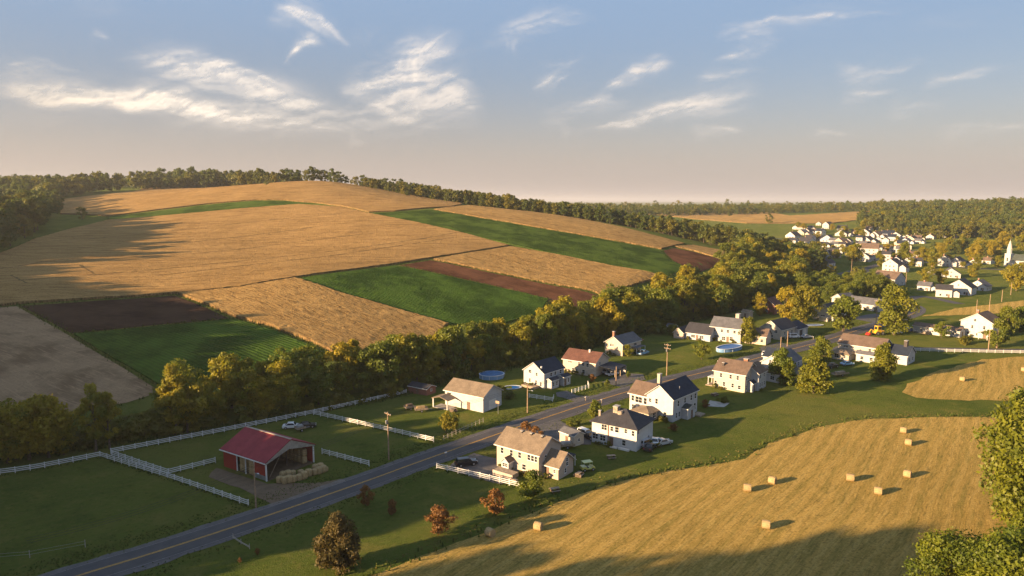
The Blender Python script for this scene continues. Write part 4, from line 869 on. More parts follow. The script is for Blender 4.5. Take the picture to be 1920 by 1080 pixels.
# white garage
h = House('garage', 'long white garage with tan roof and open lean-to porch', (906, 774), 56, cat='garage')
h.block(0, 8.4, 0, 12.8, 4.2, 2.2, 'y', 'siding_white', 'roof_tan', .4).win('L', [(11.4, 3.2, 1.3, .9)]).door('L', 4.8, 0, 1.1).door('R', 4.2, 0, 3.2, 2.6, 'trim')
h.block(-3.6, -.02, 9.0, 14.2, 2.5, .7, 'x', None, 'roof_tan', .2, roof_name='porch_roof').posts([(-3.5, 9.2), (-3.5, 14.0)], 2.5, .12).part('porch_floor', MB().box(-3.6, -.05, 9, 14.2, -.2, .12), 'concrete')
# white gabled house with navy roof
h = House('house', 'white gabled house with navy roof and roadside porch', (1020, 729), 49)
h.block(0, 9.8, 0, 7.8, 4.6, 2.7, 'x', 'siding_white', 'roof_navy', .35).block(1.0, 4.6, -2.0, -.02, 2.5, .5, 'x', 'siding_white', 'roof_navy', .25, roof_name='porch_roof').block(6.2, 9.6, -2.6, -.02, 2.6, .5, 'x', 'siding_white', 'roof_navy', .25, roof_name='entry_roof')
h.win('L', [(5.4, 4.4, 1.0, .9), (2.8, 3.9, .7, .9), (5.4, 1.7, .6, 1.1), (3.0, 1.5, .6, 1.1), (1.2, 1.2, .6, 1.2)]).win('R', wrow((3.4, 5.4, 8.0), 3.7, .8, 1.0)).win('R', [(2.0, 1.3, .6, 1.2), (3.6, 1.3, .6, 1.2)], -2.0).door('R', 7.0, -2.62).win('R', [(8.6, 1.4, .6, 1.2)], -2.6)
h.part('parapet', MB().box(.4, 1.0, 1.4, 1.7, 5.3, 6.4), 'trim').part('deck', MB().box(-2.6, -.1, 1.6, 6.5, .0, .7), 'wood')
# tan house with brown roof and carport
h = House('house', 'tan two-storey house with reddish brown roof and open carport', (1116, 707), 55)
h.block(0, 9, 0, 11.8, 4.4, 2.5, 'y', 'siding_tan', 'roof_red', .4).win('L', [(9.2, 3.7, 1.4, .6), (5.8, 3.5, .8, 1.0), (4.4, 3.5, .8, .9), (2.8, 3.4, .8, 1.0), (7.4, 1.2, 2.0, 1.2), (4.2, 1.1, .9, 1.2)]).win('R', [(3, 3.8, .8, .9), (6, 1.4, 1.2, 1.2)])
h.chimney(4.0, 4.2, 6.4, 7.5, .5, 'trim'); h.part('carport_roof', MB().prism([(1.5, -6.2, 2.7), (9.5, -6.2, 2.7), (9.5, -.5, 3.2), (1.5, -.5, 3.2)], (0, 0, .14)), 'roof_navy').posts([(1.7, -6.0), (5.5, -6.0), (9.3, -6.0)], 2.7, .09, 'wood').part('carport_wall', MB().box(9.35, 9.47, -6.1, -.5, -.2, 2.6), 'siding_grey')
# tan house by the trees
h = House('house', 'tan gabled house with grey roof and brick chimney against the trees', (1167, 668), 47)
h.block(0, 12, 0, 7.6, 4.2, 2.4, 'x', 'siding_tan', 'roof_grey', .35).win('L', [(5.0, 3.4, .7, 1.0), (4.1, 3.4, .6, .8), (2.2, 2.8, .7, .8)]).win('R', [(3.5, 3.1, .9, .9), (8, 3.1, 2.0, .9), (9.5, 1.2, 1.0, 1.2)]).chimney(3.5, 6.2, 4.6, 7.6, .8)
h.part('porch_roof', MB().box(5.5, 11.5, -2.4, -.02, 2.4, 2.52), 'roof_grey').posts([(5.7, -2.2), (11.3, -2.2)], 2.4)
# white farmhouse row by the big pool
h = House('house', 'white two-storey house with grey roof facing the big blue pool', (1388, 644), 54)
h.block(0, 9, 0, 12, 5.6, 3.2, 'y', 'siding_white', 'roof_grey', .4).block(2, 9, -9, -.02, 3.4, 2.4, 'y', 'siding_tan', 'roof_brown', .4, roof_name='wing_roof').win('L', wrow((10.6, 7.4, 5.0, 2.4), 4.2, .9, 1.1) + [(9.6, 1.5, 1.4, 1.4), (6.6, 1.2, 1.2, 1.4), (3.6, 1.5, 1.2, 1.2)]).door('L', 5.0).win('L', wrow((-2, -5, -7.5), 1.6, 1.0, 1.2), 2).chimney(9, 4, 7, 10.0, 2.6, 'siding_pink', 1.4)
h = House('bungalow', 'low bungalow with broad dark roof and small peach gable', (1331, 641), 52)
h.block(0, 10, 0, 10.5, 2.7, 3.2, 'y', 'siding_blue_grey', 'roof_dark', .4).block(-1.5, 7, 10.52, 14.6, 2.5, 1.8, 'x', 'siding_pink', 'roof_dark', .35, roof_name='gable_roof').win('L', [(7, 1.4, 1.6, 1.1), (3.5, 1.4, 1.6, 1.1)]).win('L', [(12.6, 1.5, .9, 1.0)], -1.5).door('L', 5.3)
h = House('house', 'cream gabled house with dark roof and attached dark garage', (1464, 638), 42)
h.block(0, 12, 0, 8.6, 4.2, 3.0, 'x', 'siding_cream', 'roof_dark', .5).block(12.02, 21, -1, 8, 3.0, 2.0, 'x', 'siding_white', 'roof_navy', .4, roof_name='garage_roof').win('L', [(4.3, 5.2, .9, .9), (5.8, 3.2, .8, 1.1), (2.2, 3.2, 1.2, 1.1), (4.0, 1.2, 1.4, 1.0)]).win('R', wrow((3, 6, 9), 2.4, 1.0, 1.2)).door('R', 15, -1, 2.4, 2.4, 'dark_brick').door('R', 18.4, -1, 2.4, 2.4, 'trim')
h = House('house', 'cream gabled house behind the yellowing roadside tree', (1562, 603), 42)
h.block(0, 14, 0, 9.6, 4.4, 3.0, 'x', 'siding_cream', 'roof_dark', .3).win('L', [(4.8, 2.0, 2.0, .9)]).win('R', wrow((3, 7, 11), 2.0, 1.0, 1.2)).part('shed', MB().box(-2.6, -.2, 1.5, 5.5, -.2, 1.9), 'siding_cream')
h = House('long_house', 'long low house with slate roof and white end gable', (1652, 586), 30)
h.block(0, 9, 0, 24, 3.2, 2.6, 'y', 'siding_white', 'roof_grey', .6).block(-4, 6, 18, 24.5, 4.8, 2.2, 'x', 'siding_white', 'roof_grey', .4, roof_name='gable_roof').win('L', wrow((3, 7, 11, 15), 1.6, 1.6, 1.2)).win('L', [(21, 3.0, 1.2, 1.4)], -4)
h = House('house', 'red-brown house deep among the creek trees', (1452, 590), 45)
h.block(0, 8, 0, 8, 4.4, 3.2, 'x', 'siding_brick', 'roof_red', .4).win('L', [(4, 4.4, .9, 1.0), (4, 1.6, 1.2, 1.2)])
# white farmhouse on the right
h = House('farmhouse', 'tall white gabled farmhouse with brown roof beyond the lane', (1860, 637), 38)
h.block(0, 11, 0, 11.4, 6.4, 3.4, 'x', 'siding_white', 'roof_brown', .4).win('L', [(6.4, 7.0, .8, 1.0), (7.2, 4.2, .7, 1.3), (3.0, 4.4, .8, 1.3), (8.6, 1.4, .7, 1.0), (5.4, 1.3, .6, 1.0)]).win('R', wrow((3, 6, 9), 4.4, .9, 1.2)).door('L', 2.6).chimney(3, 6.6, 9.2, 10.8, .9)
h.block(-3, -.02, .6, 4, 2.5, .6, 'x', None, 'roof_brown', .2, roof_name='porch_roof').posts([(-2.9, .8), (-2.9, 3.8)], 2.5)
for (px, py, a, bb, hh, lab, nm) in [((1764), 630, 11, 5, 2.8, 'long low white shed with brown roof beside the lane', 'shed'), (1799, 633, 8, 5, 2.6, 'small white shed with brown roof next to the farmhouse', 'shed')]:
    h = House(nm, lab, (px, py), 35, cat='shed'); h.block(0, bb, 0, a, hh, 1.1, 'y', 'siding_white', 'roof_brown', .3).win('L', wrow((a * .3, a * .7), 1.4, .8, .8)).door('R', bb / 2)
# ---------------------------------------------------------------- the town
town_rnd = random.Random(31)
WALLS = dict(w='siding_white', c='siding_cream', t='siding_tan', g='siding_grey', b='siding_blue_grey', r='siding_brick', p='siding_pink')
ROOFS = dict(d='roof_dark', b='roof_brown', g='roof_grey', t='roof_tan', r='roof_red', n='roof_navy', e='roof_green')
WN = dict(w='white', c='cream', t='tan', g='grey', b='blue-grey', r='red-brick', p='peach'); RN = dict(d='dark', b='brown', g='grey', t='tan', r='red-brown', n='navy', e='green-grey')
def town_house(px, py, wpx, wall, roof, st, place, yaw=None, axis=None):
    p = P(px, py); mpp = (p - Vector((0, 0, CAM_H))).length / FPX; wm = max(8.5, min(25.0, wpx * mpp * 1.22)); yaw = town_rnd.uniform(25, 62) if yaw is None else yaw
    a = wm * town_rnd.uniform(.62, .72); bb = wm * town_rnd.uniform(.55, .68); hh = 2.9 * st + .3; axis = axis or town_rnd.choice('xy'); rise = (a if axis == 'x' else bb) * .34
    # the pixel is the middle of the foot: step to the near corner
    yw = R(yaw); cx = p.x - (math.cos(yw) * bb - math.sin(yw) * a) / 2; cy = p.y - (math.sin(yw) * bb + math.cos(yw) * a) / 2 * .4
    size = 'small' if wm < 10.5 else ('broad' if wm > 15.5 else ''); form = {1: 'single-storey', 1.5: 'storey-and-a-half', 2: 'two-storey'}.get(st, 'low')
    h = House('house', ' '.join(f'{size} {WN[wall]} {form} house with {RN[roof]} roof {place}'.split()), (cx, cy, tz(cx, cy)), yaw, 'houses of the town', sink=.3)
    h.block(0, bb, 0, a, hh, rise, axis, WALLS[wall], ROOFS[roof], .4, eave=False, z=-1.2)
    zs = [1.5] if st < 1.6 else [1.5, 4.3]
    for z in zs:
        h.win('L', wrow([a * k for k in ((.25, .5, .75) if a > 8 else (.3, .7))], z, 1.0, 1.2)); h.win('R', wrow([bb * k for k in (.3, .7)], z, 1.0, 1.2))
    if axis == 'x': h.win('L', [(a / 2, hh + rise * .3, .8, .8)])
    h.door('L', a * .12 + .6)
    if town_rnd.random() < .45: h.block(bb * .2, bb * .8, -a * .45, -.02, hh * .62, rise * .5, 'x', WALLS[wall], ROOFS[roof], .3, eave=False, z=-1.2, roof_name='wing_roof')
    if town_rnd.random() < .5: h.chimney(bb * .5, a * .6, hh + rise * .4, hh + rise + .9, .8)
    return h
A_ = lambda q: [(1480 + x / 8.31, 400 + y / 8.31, w / 8.31, *r) for x, y, w, *r in q]
B_ = lambda q: [(1660 + x / 6.75, 380 + y / 6.75, w / 6.75, *r) for x, y, w, *r in q]
TOWN = A_([(350, 250, 80, 'w', 'd', 1, 'at the far field edge'), (420, 310, 110, 'w', 'b', 1, 'at the far field edge'), (620, 240, 130, 'w', 'd', 2, 'at the far field edge'), (850, 265, 150, 'w', 'd', 1, 'below the far golden field'), (470, 190, 80, 'w', 'g', 1, 'below the far golden field'),
    (860, 355, 200, 'w', 'b', 1, 'in the sunny upper street'), (1070, 340, 130, 'c', 'b', 1.5, 'in the sunny upper street'), (1250, 270, 130, 'w', 'b', 1, 'in the sunny upper street'), (1150, 200, 80, 'w', 'g', 2, 'under the roadside pines'), (1320, 200, 110, 'w', 'g', 2, 'under the roadside pines'),
    (1420, 260, 90, 'g', 'd', 1, 'under the roadside pines'), (1550, 250, 110, 'w', 'g', 1, 'under the roadside pines'), (1660, 262, 110, 'w', 'b', 2, 'below the wooded slope'), (1390, 375, 180, 'w', 'b', 1, 'in the sunny upper street'), (1690, 405, 160, 'w', 'b', 1.5, 'below the wooded slope'), (190, 255, 60, 'w', 't', 1, 'beside the green verge'), (110, 250, 80, 'g', 'g', 1, 'beside the green verge'),
    (90, 385, 190, 'g', 'd', 1, 'in the shaded row by the creek trees'), (340, 440, 150, 'w', 'd', 1.5, 'in the shaded row by the creek trees'), (300, 480, 220, 'g', 'd', 1, 'in the shaded row by the creek trees'), (640, 445, 220, 'b', 'd', 1, 'in the shaded middle street'), (560, 525, 110, 'w', 'd', 1, 'in the shaded middle street'), (740, 520, 120, 'w', 'g', 1, 'in the shaded middle street'),
    (940, 470, 130, 'w', 'd', 1, 'in the shaded middle street'), (1120, 505, 100, 'w', 'd', 1, 'in the shaded middle street'), (1250, 455, 190, 'w', 'd', 1, 'in the shaded middle street'), (70, 505, 150, 'w', 'd', 2, 'in the shaded row by the creek trees'), (190, 555, 120, 'w', 'd', 1, 'in the shaded row by the creek trees'), (310, 555, 110, 'w', 'd', 1, 'in the shaded row by the creek trees'),
    (240, 645, 160, 'c', 'r', 1, 'next to the brick house'), (250, 770, 220, 'r', 'b', 1, 'beside the creek trees'), (540, 700, 190, 'w', 'd', 1.5, 'behind the big street tree'), (720, 690, 180, 't', 'd', 1, 'behind the big street tree'), (480, 830, 110, 'g', 'd', 1.5, 'at the street corner'), (600, 885, 230, 'w', 'd', 2, 'at the street corner'),
    (1300, 640, 250, 'w', 'b', 2, 'above the street junction'), (1210, 755, 160, 'w', 'd', 1.5, 'above the street junction'), (1320, 735, 110, 'w', 'd', 1, 'above the street junction'), (1500, 690, 110, 'w', 'g', 1, 'near the pointed tree'), (1545, 580, 140, 'w', 'b', 1, 'near the pointed tree'), (1690, 600, 140, 'w', 'g', 1, 'near the pointed tree'), (1660, 905, 230, 'w', 'd', 2, 'beside the street junction')])
TOWN += B_([(450, 402, 100, 'w', 'b', 2, 'on the sunlit rise'), (600, 390, 90, 'w', 'r', 1.5, 'on the sunlit rise'), (700, 412, 95, 'w', 'b', 2, 'on the sunlit rise'), (850, 440, 190, 'w', 'b', 2, 'at the end of the sunlit rise'), (1010, 432, 110, 'g', 'g', 1, 'at the end of the sunlit rise'), (300, 350, 110, 'w', 'b', 1, 'below the wooded slope'),
    (305, 462, 80, 'c', 'b', 1, 'at the foot of the sunlit rise'), (430, 475, 100, 'c', 'b', 1, 'at the foot of the sunlit rise'), (600, 462, 90, 'w', 'b', 1, 'at the foot of the sunlit rise'), (345, 695, 120, 'w', 'b', 1, 'between the churchyard trees'), (290, 775, 100, 'w', 'b', 1, 'between the churchyard trees'), (780, 805, 150, 'w', 'b', 2, 'on the church street'), (960, 808, 210, 'w', 'd', 1, 'on the church street'),
    (1140, 795, 100, 'g', 'd', 1, 'on the church street'), (1330, 775, 110, 'w', 'b', 1, 'next to the church'), (620, 905, 80, 'w', 'b', 1, 'in the meadow below the church street')])
TOWN += [(1675, 535, 48, 'w', 'b', 1.5, 'by the bend of the road'), (1740, 545, 22, 'g', 'g', 1, 'by the bend of the road'), (1776, 557, 26, 'w', 'd', 1.5, 'in the meadow behind the tan field'), (1812, 553, 46, 'w', 'd', 1.5, 'in the meadow behind the tan field'), (1790, 521, 34, 'w', 'g', 1, 'in the meadow behind the tan field'), (1845, 545, 30, 'g', 'g', 1, 'in the meadow behind the tan field')]
for k in range(80):
    x = town_rnd.uniform(1485, 1730); y = 428 + (x - 1490) * .05 + town_rnd.uniform(0, 60)
    if all(abs(x - q[0]) > 7 or abs(y - q[1]) > 5 for q in TOWN) and not (1600 < x < 1660 and y > 490): TOWN.append((x, y, town_rnd.uniform(10, 20), town_rnd.choice('wwggctb'), town_rnd.choice('ddgbgn'), town_rnd.choice((1, 1, 1.5, 2)), 'in the close-built middle of the town'))
for t in TOWN: town_house(*t)
# church
ch = House('church', 'white church with tall steeple and green-grey roof', (1893, 500), 28, cat='church', sink=.4, scale=.72)
ch.block(2, 12, -26, -.02, 8.0, 6.5, 'y', 'siding_white', 'roof_green', .5).block(0, 6, 0, 6, 15, 0, 'y', 'siding_white', 'trim', .3, roof_name='tower_cornice').win('R', [(3, 8.5, 1.6, 4.0)], 0).win('L', [(3, 8.5, 1.6, 4.0), (3, 3, 1.6, 2.6)])
ch.win('L', [(y, 4.4, 1.4, 4.0) for y in (-22.5, -18, -13.5, -9, -4.5)], 2.0)
ch.part('belfry', MB().lathe([(2.5, 15.2), (2.5, 19.5), (2.8, 19.6), (2.8, 20.0)], 8, (3, 3, 0)), 'siding_white').part('steeple', MB().lathe([(2.5, 20.0), (1.9, 24), (.9, 27.5), (.08, 30)], 8, (3, 3, 0)), 'siding_stone').part('finial', MB().tube((3, 3, 30), (3, 3, 31.4), .06), 'metal')
# town lanes
for k, q in enumerate([[(1618, 505), (1660, 494), (1720, 490), (1800, 502), (1925, 507)], [(1618, 505), (1560, 515), (1500, 508)], [(1690, 566), (1730, 556), (1800, 570)], [(1400, 445), (1500, 450), (1600, 462), (1660, 470), (1720, 470)]]):
    ribbon('street', smooth_line(pl(*q), 6), -3, 3, M['asphalt'], .07 + .005 * k, 'asphalt street winding through the town' if k < 2 else ('side street past the meadow houses' if k == 2 else 'upper street along the sunny houses'))
# trees of the town
tt = [(1597, 497, 42, 'creek', 'big shaded tree at the street corner'), (1557, 525, 26, 'yellow', 'yellow tree beside the creek road'), (1603, 530, 24, 'yellow', 'small yellowing tree by the bridge'), (1651, 500, 22, 'creek', 'tree beside the street junction'), (1695, 492, 32, 'yard_cone', 'pointed tree near the white houses'), (1726, 497, 30, 'creek', 'round tree in the churchyard row'), (1747, 502, 32, 'creek', 'dark round tree beside the churchyard row'), (1734, 534, 28, 'creek', 'leafy tree in front of the brown-roofed house'), (1765, 532, 26, 'creek', 'leafy tree at the meadow lane'),
      (1830, 488, 30, 'creek', 'tree behind the church street houses'), (1832, 505, 22, 'yellow', 'orange-tinged tree on the church street'), (1825, 520, 22, 'creek', 'bushy tree in the meadow below the church'), (1870, 503, 20, 'creek', 'low tree in front of the church'), (1905, 545, 46, 'creek', 'large leafy tree in the meadow by the church'), (1443, 419, 18, 'far', 'lone dark tree before the far golden field'), (1368, 407, 14, 'far', 'lone dark tree in the far golden field'),
      (1620, 428, 18, 'creek', 'tree at the edge of the upper street'), (1640, 424, 22, 'creek', 'pine beside the sunny white houses'), (1655, 422, 24, 'creek', 'tall pine beside the sunny white houses'), (1672, 424, 24, 'creek', 'broad tree beside the sunny white houses'), (1690, 425, 22, 'creek', 'dark tree above the upper street'), (1780, 470, 22, 'creek', 'tree below the sunlit rise'), (1800, 468, 20, 'creek', 'bushy tree below the sunlit rise'), (1765, 478, 20, 'creek', 'dark tree at the green bank'), (1840, 470, 24, 'creek', 'tree at the foot of the wooded slope'), (1860, 480, 26, 'creek', 'leafy tree behind the church'), (1880, 465, 26, 'creek', 'leafy tree behind the steeple'), (1915, 470, 26, 'creek', 'leafy tree behind the church roof'),
      (1700, 440, 14, 'creek', 'small tree in the upper street'), (1560, 432, 12, 'creek', 'small dark tree among the far houses'), (1585, 440, 12, 'creek', 'small tree beside a brown roof'), (1500, 470, 18, 'creek', 'tree in the shaded row'), (1520, 490, 18, 'creek', 'dark tree behind the brick house'), (1630, 470, 14, 'creek', 'small tree in the middle street'), (1545, 470, 14, 'creek', 'dark tree between shaded roofs')]
for k in range(60):
    x = town_rnd.uniform(1480, 1900); y = 428 + town_rnd.uniform(0, 95)
    if abs(x - 1640) > 25 or y < 490: tree_px('creek', x, y, town_rnd.uniform(8, 17), 'small garden tree among the town houses', 'garden trees of the town', 'garden_tree', 1.1)
for x, y, hp, k, lab in tt: tree_px(k, x, y, hp, lab, 'trees of the town')
# wooded hollow between the creek and the town
hol = [tuple(P(*q)[:2]) for q in ((1490, 560), (1560, 572), (1640, 566), (1660, 555), (1640, 530), (1600, 536), (1560, 540), (1500, 535))]
for x, y in scatter(hol, 8.5, np.random.default_rng(8)): tree('creek_dark', x, y, tree_rnd.uniform(.55, .85), 'shaded green tree in the hollow beside the creek road', 'trees in the hollow', 'hollow_tree')
sl = [tuple(P(*q)[:2]) for q in ((1745, 470), (1800, 462), (1860, 462), (1880, 475), (1870, 482), (1800, 478))]
for x, y in scatter(sl, 11, np.random.default_rng(9)): tree('far', x, y, tree_rnd.uniform(.5, .8), 'low green tree on the bank between rise and church', 'trees on the bank', 'bank_tree')
# ---------------------------------------------------------------- yards, driveways
def pad(name, pix, m, label, lift=.075, **k): return field(name, pix, M[m], label, 0, 2.5, .0, lift=lift, margin=0, ragged=.15, **k)
pad('driveway', [(852, 866), (886, 850), (936, 861), (934, 884), (962, 900), (940, 909), (890, 897), (838, 880)], 'drive', 'grey paved yard beside the tan roadside house')
pad('driveway', [(1010, 792), (1040, 784), (1070, 800), (1112, 812), (1108, 834), (1062, 834), (1030, 826), (985, 805)], 'drive', 'grey driveway in front of the pale grey house', .079)
pad('barn_yard', [(404, 878), (500, 908), (600, 905), (640, 898), (585, 925), (520, 950), (500, 940), (450, 915), (392, 895)], 'dirt', 'bare trodden dirt in front of the red barn', .07)
pad('driveway', [(505, 946), (560, 928), (640, 898), (655, 903), (600, 926), (520, 955)], 'gravel', 'gravel entrance joining the barn yard to the road', .083)
pad('driveway', [(1042, 736), (1062, 733), (1082, 742), (1120, 744), (1100, 760), (1074, 752), (1044, 743)], 'drive', 'short driveway of the navy-roofed white house', .079)
pad('driveway', [(1424, 652), (1462, 641), (1506, 655), (1470, 664), (1432, 668)], 'drive', 'dark parking patch beside the cream gabled house', .079)
pad('driveway', [(1562, 652), (1586, 643), (1596, 668), (1572, 676), (1560, 668)], 'drive', 'dark driveway beside the wide white house', .079)
pad('driveway', [(1130, 717), (1170, 700), (1205, 702), (1210, 712), (1165, 726)], 'drive', 'driveway by the open carport', .077)
pad('driveway', [(1590, 596), (1640, 588), (1665, 592), (1660, 606), (1630, 604)], 'drive', 'driveway in front of the long low house', .077)
pad('patio', [(1332, 752), (1368, 756), (1358, 764), (1326, 762)], 'concrete', 'small concrete pad on the lawn behind the cream house', .076)

# ---------------------------------------------------------------- white board fences
defmat('fence_white', m_plain((.62, .61, .60), .55, .18, 1.5)); defmat('fence_grey', m_plain((.34, .30, .26), .85, .35, 1.5))
_fp = MB().box(-.075, .075, -.075, .075, -.35, 1.32).mesh('post', M['fence_white'], bevel=.012); _fr = MB().box(0, 1, -.022, .022, -.075, .075).mesh('rail', M['fence_white'])
_gp = MB().tube((0, 0, -.35), (0, 0, 1.25), .07, .06, 6).mesh('post', M['fence_grey']); _gr = MB().tube((0, 0, 0), (1, 0, 0), .045, .04, 5).mesh('rail', M['fence_grey'])
def fence(label, pix, gap=2.45, rails=(.42, .78, 1.14), name='fence', pm=None, rm=None, group=None, hs=1.0):
    w = [P(*q) for q in pix]; o = empty(name, w[0]); tag(o, label, 'fence', group); pts = []
    for a, b in zip(w[:-1], w[1:]):
        n = max(1, round((b - a).length / gap)); pts += [a.lerp(b, k / n) for k in range(n)]
    pts.append(w[-1]); pts = [Vector((p.x, p.y, tz(p.x, p.y))) for p in pts]
    for i, p in enumerate(pts):
        j = obj('post', pm or _fp, o, p - w[0]); d = (pts[min(i + 1, len(pts) - 1)] - pts[max(i - 1, 0)]); j.rotation_euler = (tree_rnd.uniform(-.02, .02), tree_rnd.uniform(-.02, .02), math.atan2(d.y, d.x)); j.scale = (1, 1, hs)
    for a, b in zip(pts[:-1], pts[1:]):
        d = b - a; off = Vector((-d.y, d.x, 0)).normalized() * -.085
        for z in rails:
            r = obj('rail', rm or _fr, o, a - w[0] + Vector((0, 0, z * hs + tree_rnd.uniform(-.015, .015))) + off); r.rotation_euler = (0, -math.atan2(d.z, math.hypot(d.x, d.y)) + tree_rnd.uniform(-.006, .006), math.atan2(d.y, d.x)); r.scale = (d.length, 1, 1)
    return o
fence('white board fence round the left paddock, ending by the road', [(-40, 898), (0, 890), (188, 857), (300, 892), (466, 949)])
fence('white board fence from the paddock corner down to the barn wall', [(210, 854), (316, 890), (404, 868)])
fence('long white board fence under the creek trees', [(208, 851), (400, 814), (590, 776), (762, 738)])
fence('white board fence dividing the lawn beside the garage yard', [(588, 778), (700, 803), (813, 829)])
fence('short white board fence from the barn to the road', [(604, 851), (692, 874)])
fence('white board fence in front of the tan roadside house', [(819, 879), (900, 897), (974, 915)])
fence('tiny white board fence beside the navy-roofed house', [(992, 746), (1036, 753), (1038, 748)])
fence('long white fence along the side lane', [(1692, 658), (1760, 660), (1850, 662), (1960, 664)], gap=3.0)
fence('white garden wall fence of the navy-roofed house', [(1072, 738), (1104, 728), (1102, 722)], gap=1.6)
fence('weathered pole fence beside the yellow saplings', [(832, 826), (870, 808), (906, 792)], 1.6, (.5, 1.0), 'pole_fence', _gp, _gr)
fence('broken grey guard rail beside the road', [(437, 1010), (452, 1020), (468, 1029)], 1.8, (.45, .7), 'guard_rail', _gp, _gr, hs=.7)
fence('thin wire fence at the edge of the left paddock', [(-20, 1052), (56, 1046), (160, 1026)], 6.0, (.6, 1.1), 'wire_fence', _gp, MB().tube((0, 0, 0), (1, 0, 0), .012, .012, 4).mesh('rail', M['metal']))

# ---------------------------------------------------------------- hay bales
def m_bale(g):
    p = g.n('ShaderNodeTexCoord').outputs['Object']; n = g.noise(g.v('MULTIPLY', p, (2.0, 6.0, 6.0)), 1.5, 5, .7); f = g.noise(p, 14.0, 3, .7)
    c = g.mix(g.step(n, .32, .68), (.26, .18, .085), (.42, .31, .165)); c = g.mix(g.m('MULTIPLY', g.step(f, .5, .7), .5), c, (.52, .40, .22)); finish(g, c, .95, g.m('ADD', n, f), .9, .06, spec=.1)
defmat('bale', m_bale)
def round_bale(seed):
    rs = random.Random(seed); m = MB(); prof = [(.60, -.66), (.69, -.64), (.72, -.5), (.725, 0), (.72, .5), (.69, .64), (.60, .66)]; m.lathe(prof, 18, (0, 0, .70), 'x')
    m.v = [(x + rs.uniform(-.02, .02), y * (1 + rs.uniform(-.03, .03)), max(-.02, .70 + (z - .70) * (1 + rs.uniform(-.03, .03)))) for x, y, z in m.v]; return m.mesh('hay_bale', M['bale'], smooth=True)
_rb = [round_bale(k) for k in range(3)]
RB = [(1693, 812, 'hay bale nearest the top edge of the big field, above its twin'), (1703, 835, 'hay bale just below the topmost bale of the big field'), (1401, 921, 'hay bale beside its twin at the foot of the lawn'), (1448, 907, 'hay bale behind its twin at the foot of the lawn'), (1594, 902, 'lone hay bale in the middle of the big field'), (1646, 927, 'hay bale just above the long tree shadow'), (1701, 895, 'hay bale right of the middle of the big field'), (1436, 991, 'hay bale on its own by the streaks of shadow'), (919, 1006, 'hay bale at the lower field corner by the rough grass'), (1009, 994, 'hay bale near the rough grass beside another bale'), (1804, 715, 'lone hay bale in the upper hay field'), (1919, 697, 'hay bale at the far side of the upper hay field')]
for k, (x, y, lab) in enumerate(RB):
    p = P(x, y); tag(obj('hay_bale', _rb[k % 3], None, (p.x, p.y, p.z + .05), R(-22 + random.uniform(-22, 22))), 'round ' + lab, 'hay bale', 'round bales in the hay fields')
def block_bale(seed):
    rs = random.Random(seed); bm = bmesh.new(); bmesh.ops.create_cube(bm, size=1); bmesh.ops.subdivide_edges(bm, edges=bm.edges[:], cuts=3, use_grid_fill=True)
    for v in bm.verts:
        x, y, z = v.co; k = 1 - .10 * (abs(x * 2) ** 4 * abs(y * 2) ** 4) - .05 * abs(z * 2) ** 4; v.co = Vector((x * k * 1.12 + rs.uniform(-.03, .03), y * k * 1.12 + rs.uniform(-.03, .03), (z + .5) * 1.5 * (1 - .05 * (abs(x * 2) ** 4 + abs(y * 2) ** 4)) + (rs.uniform(-.03, .03) if z > -.4 else 0)))
    me = bpy.data.meshes.new('hay_bale'); bm.to_mesh(me); bm.free(); me.materials.append(M['bale']); me.polygons.foreach_set('use_smooth', np.ones(len(me.polygons), bool)); return me
_bb = [block_bale(k) for k in range(4)]
GB = 'bales at the barn'
for k, (zx, zy) in enumerate([(215, 566), (296, 580), (368, 566), (446, 550), (532, 526), (614, 500), (690, 456), (785, 436), (858, 416), (930, 390), (976, 376), (270, 500), (350, 486), (430, 470), (560, 450), (800, 380), (880, 365)]):
    p = P(500 + zx / 8.727, 840 + zy / 8.727); s = random.uniform(.85, 1.05) * (.6 if k == 10 else 1)
    o = obj('hay_bale', _bb[k % 4], None, (p.x, p.y, p.z + .02), R(57 + random.uniform(-14, 14))); o.scale = (s, s, s * random.uniform(.9, 1.05)); tag(o, 'upright straw bale in the heap outside the open barn gable', 'hay bale', 'straw bales heaped outside the barn gable')
bo = bpy.data.objects['barn']; bo_m = Matrix.Translation(bo.location) @ Matrix.Rotation(R(57), 4, 'Z')
for k, (x, y, z) in enumerate([(.9, 8.6, 0), (.9, 7.4, 0), (.9, 8.6, 1.5), (.9, 7.3, 1.5), (.9, 5.6, 0), (.9, 4.6, 0), (.9, 5.5, 1.5), (.9, 4.5, 1.45), (2.1, 8.2, 0), (2.1, 7.0, 0), (2.1, 5.8, 0), (2.1, 4.6, 0)] + [(10.4, 1.4 + 1.2 * k, 1.5 * z) for z in (0, 1) for k in range(6)] + [(3.4 + 1.2 * k, 9.5, 1.5 * z) for z in (0, 1) for k in range(5)]):
    p = bo_m @ Vector((x + random.uniform(-.1, .1), y + random.uniform(-.1, .1), z + .06)); o = obj('hay_bale', _bb[k % 4], None, p, R(57 + random.uniform(-8, 8))); tag(o, 'straw bale stacked inside the barn, ' + ('behind the side opening' if k < 12 else ('along the far wall' if k < 24 else 'across the back')), 'hay bale', 'straw bales stacked inside the barn')

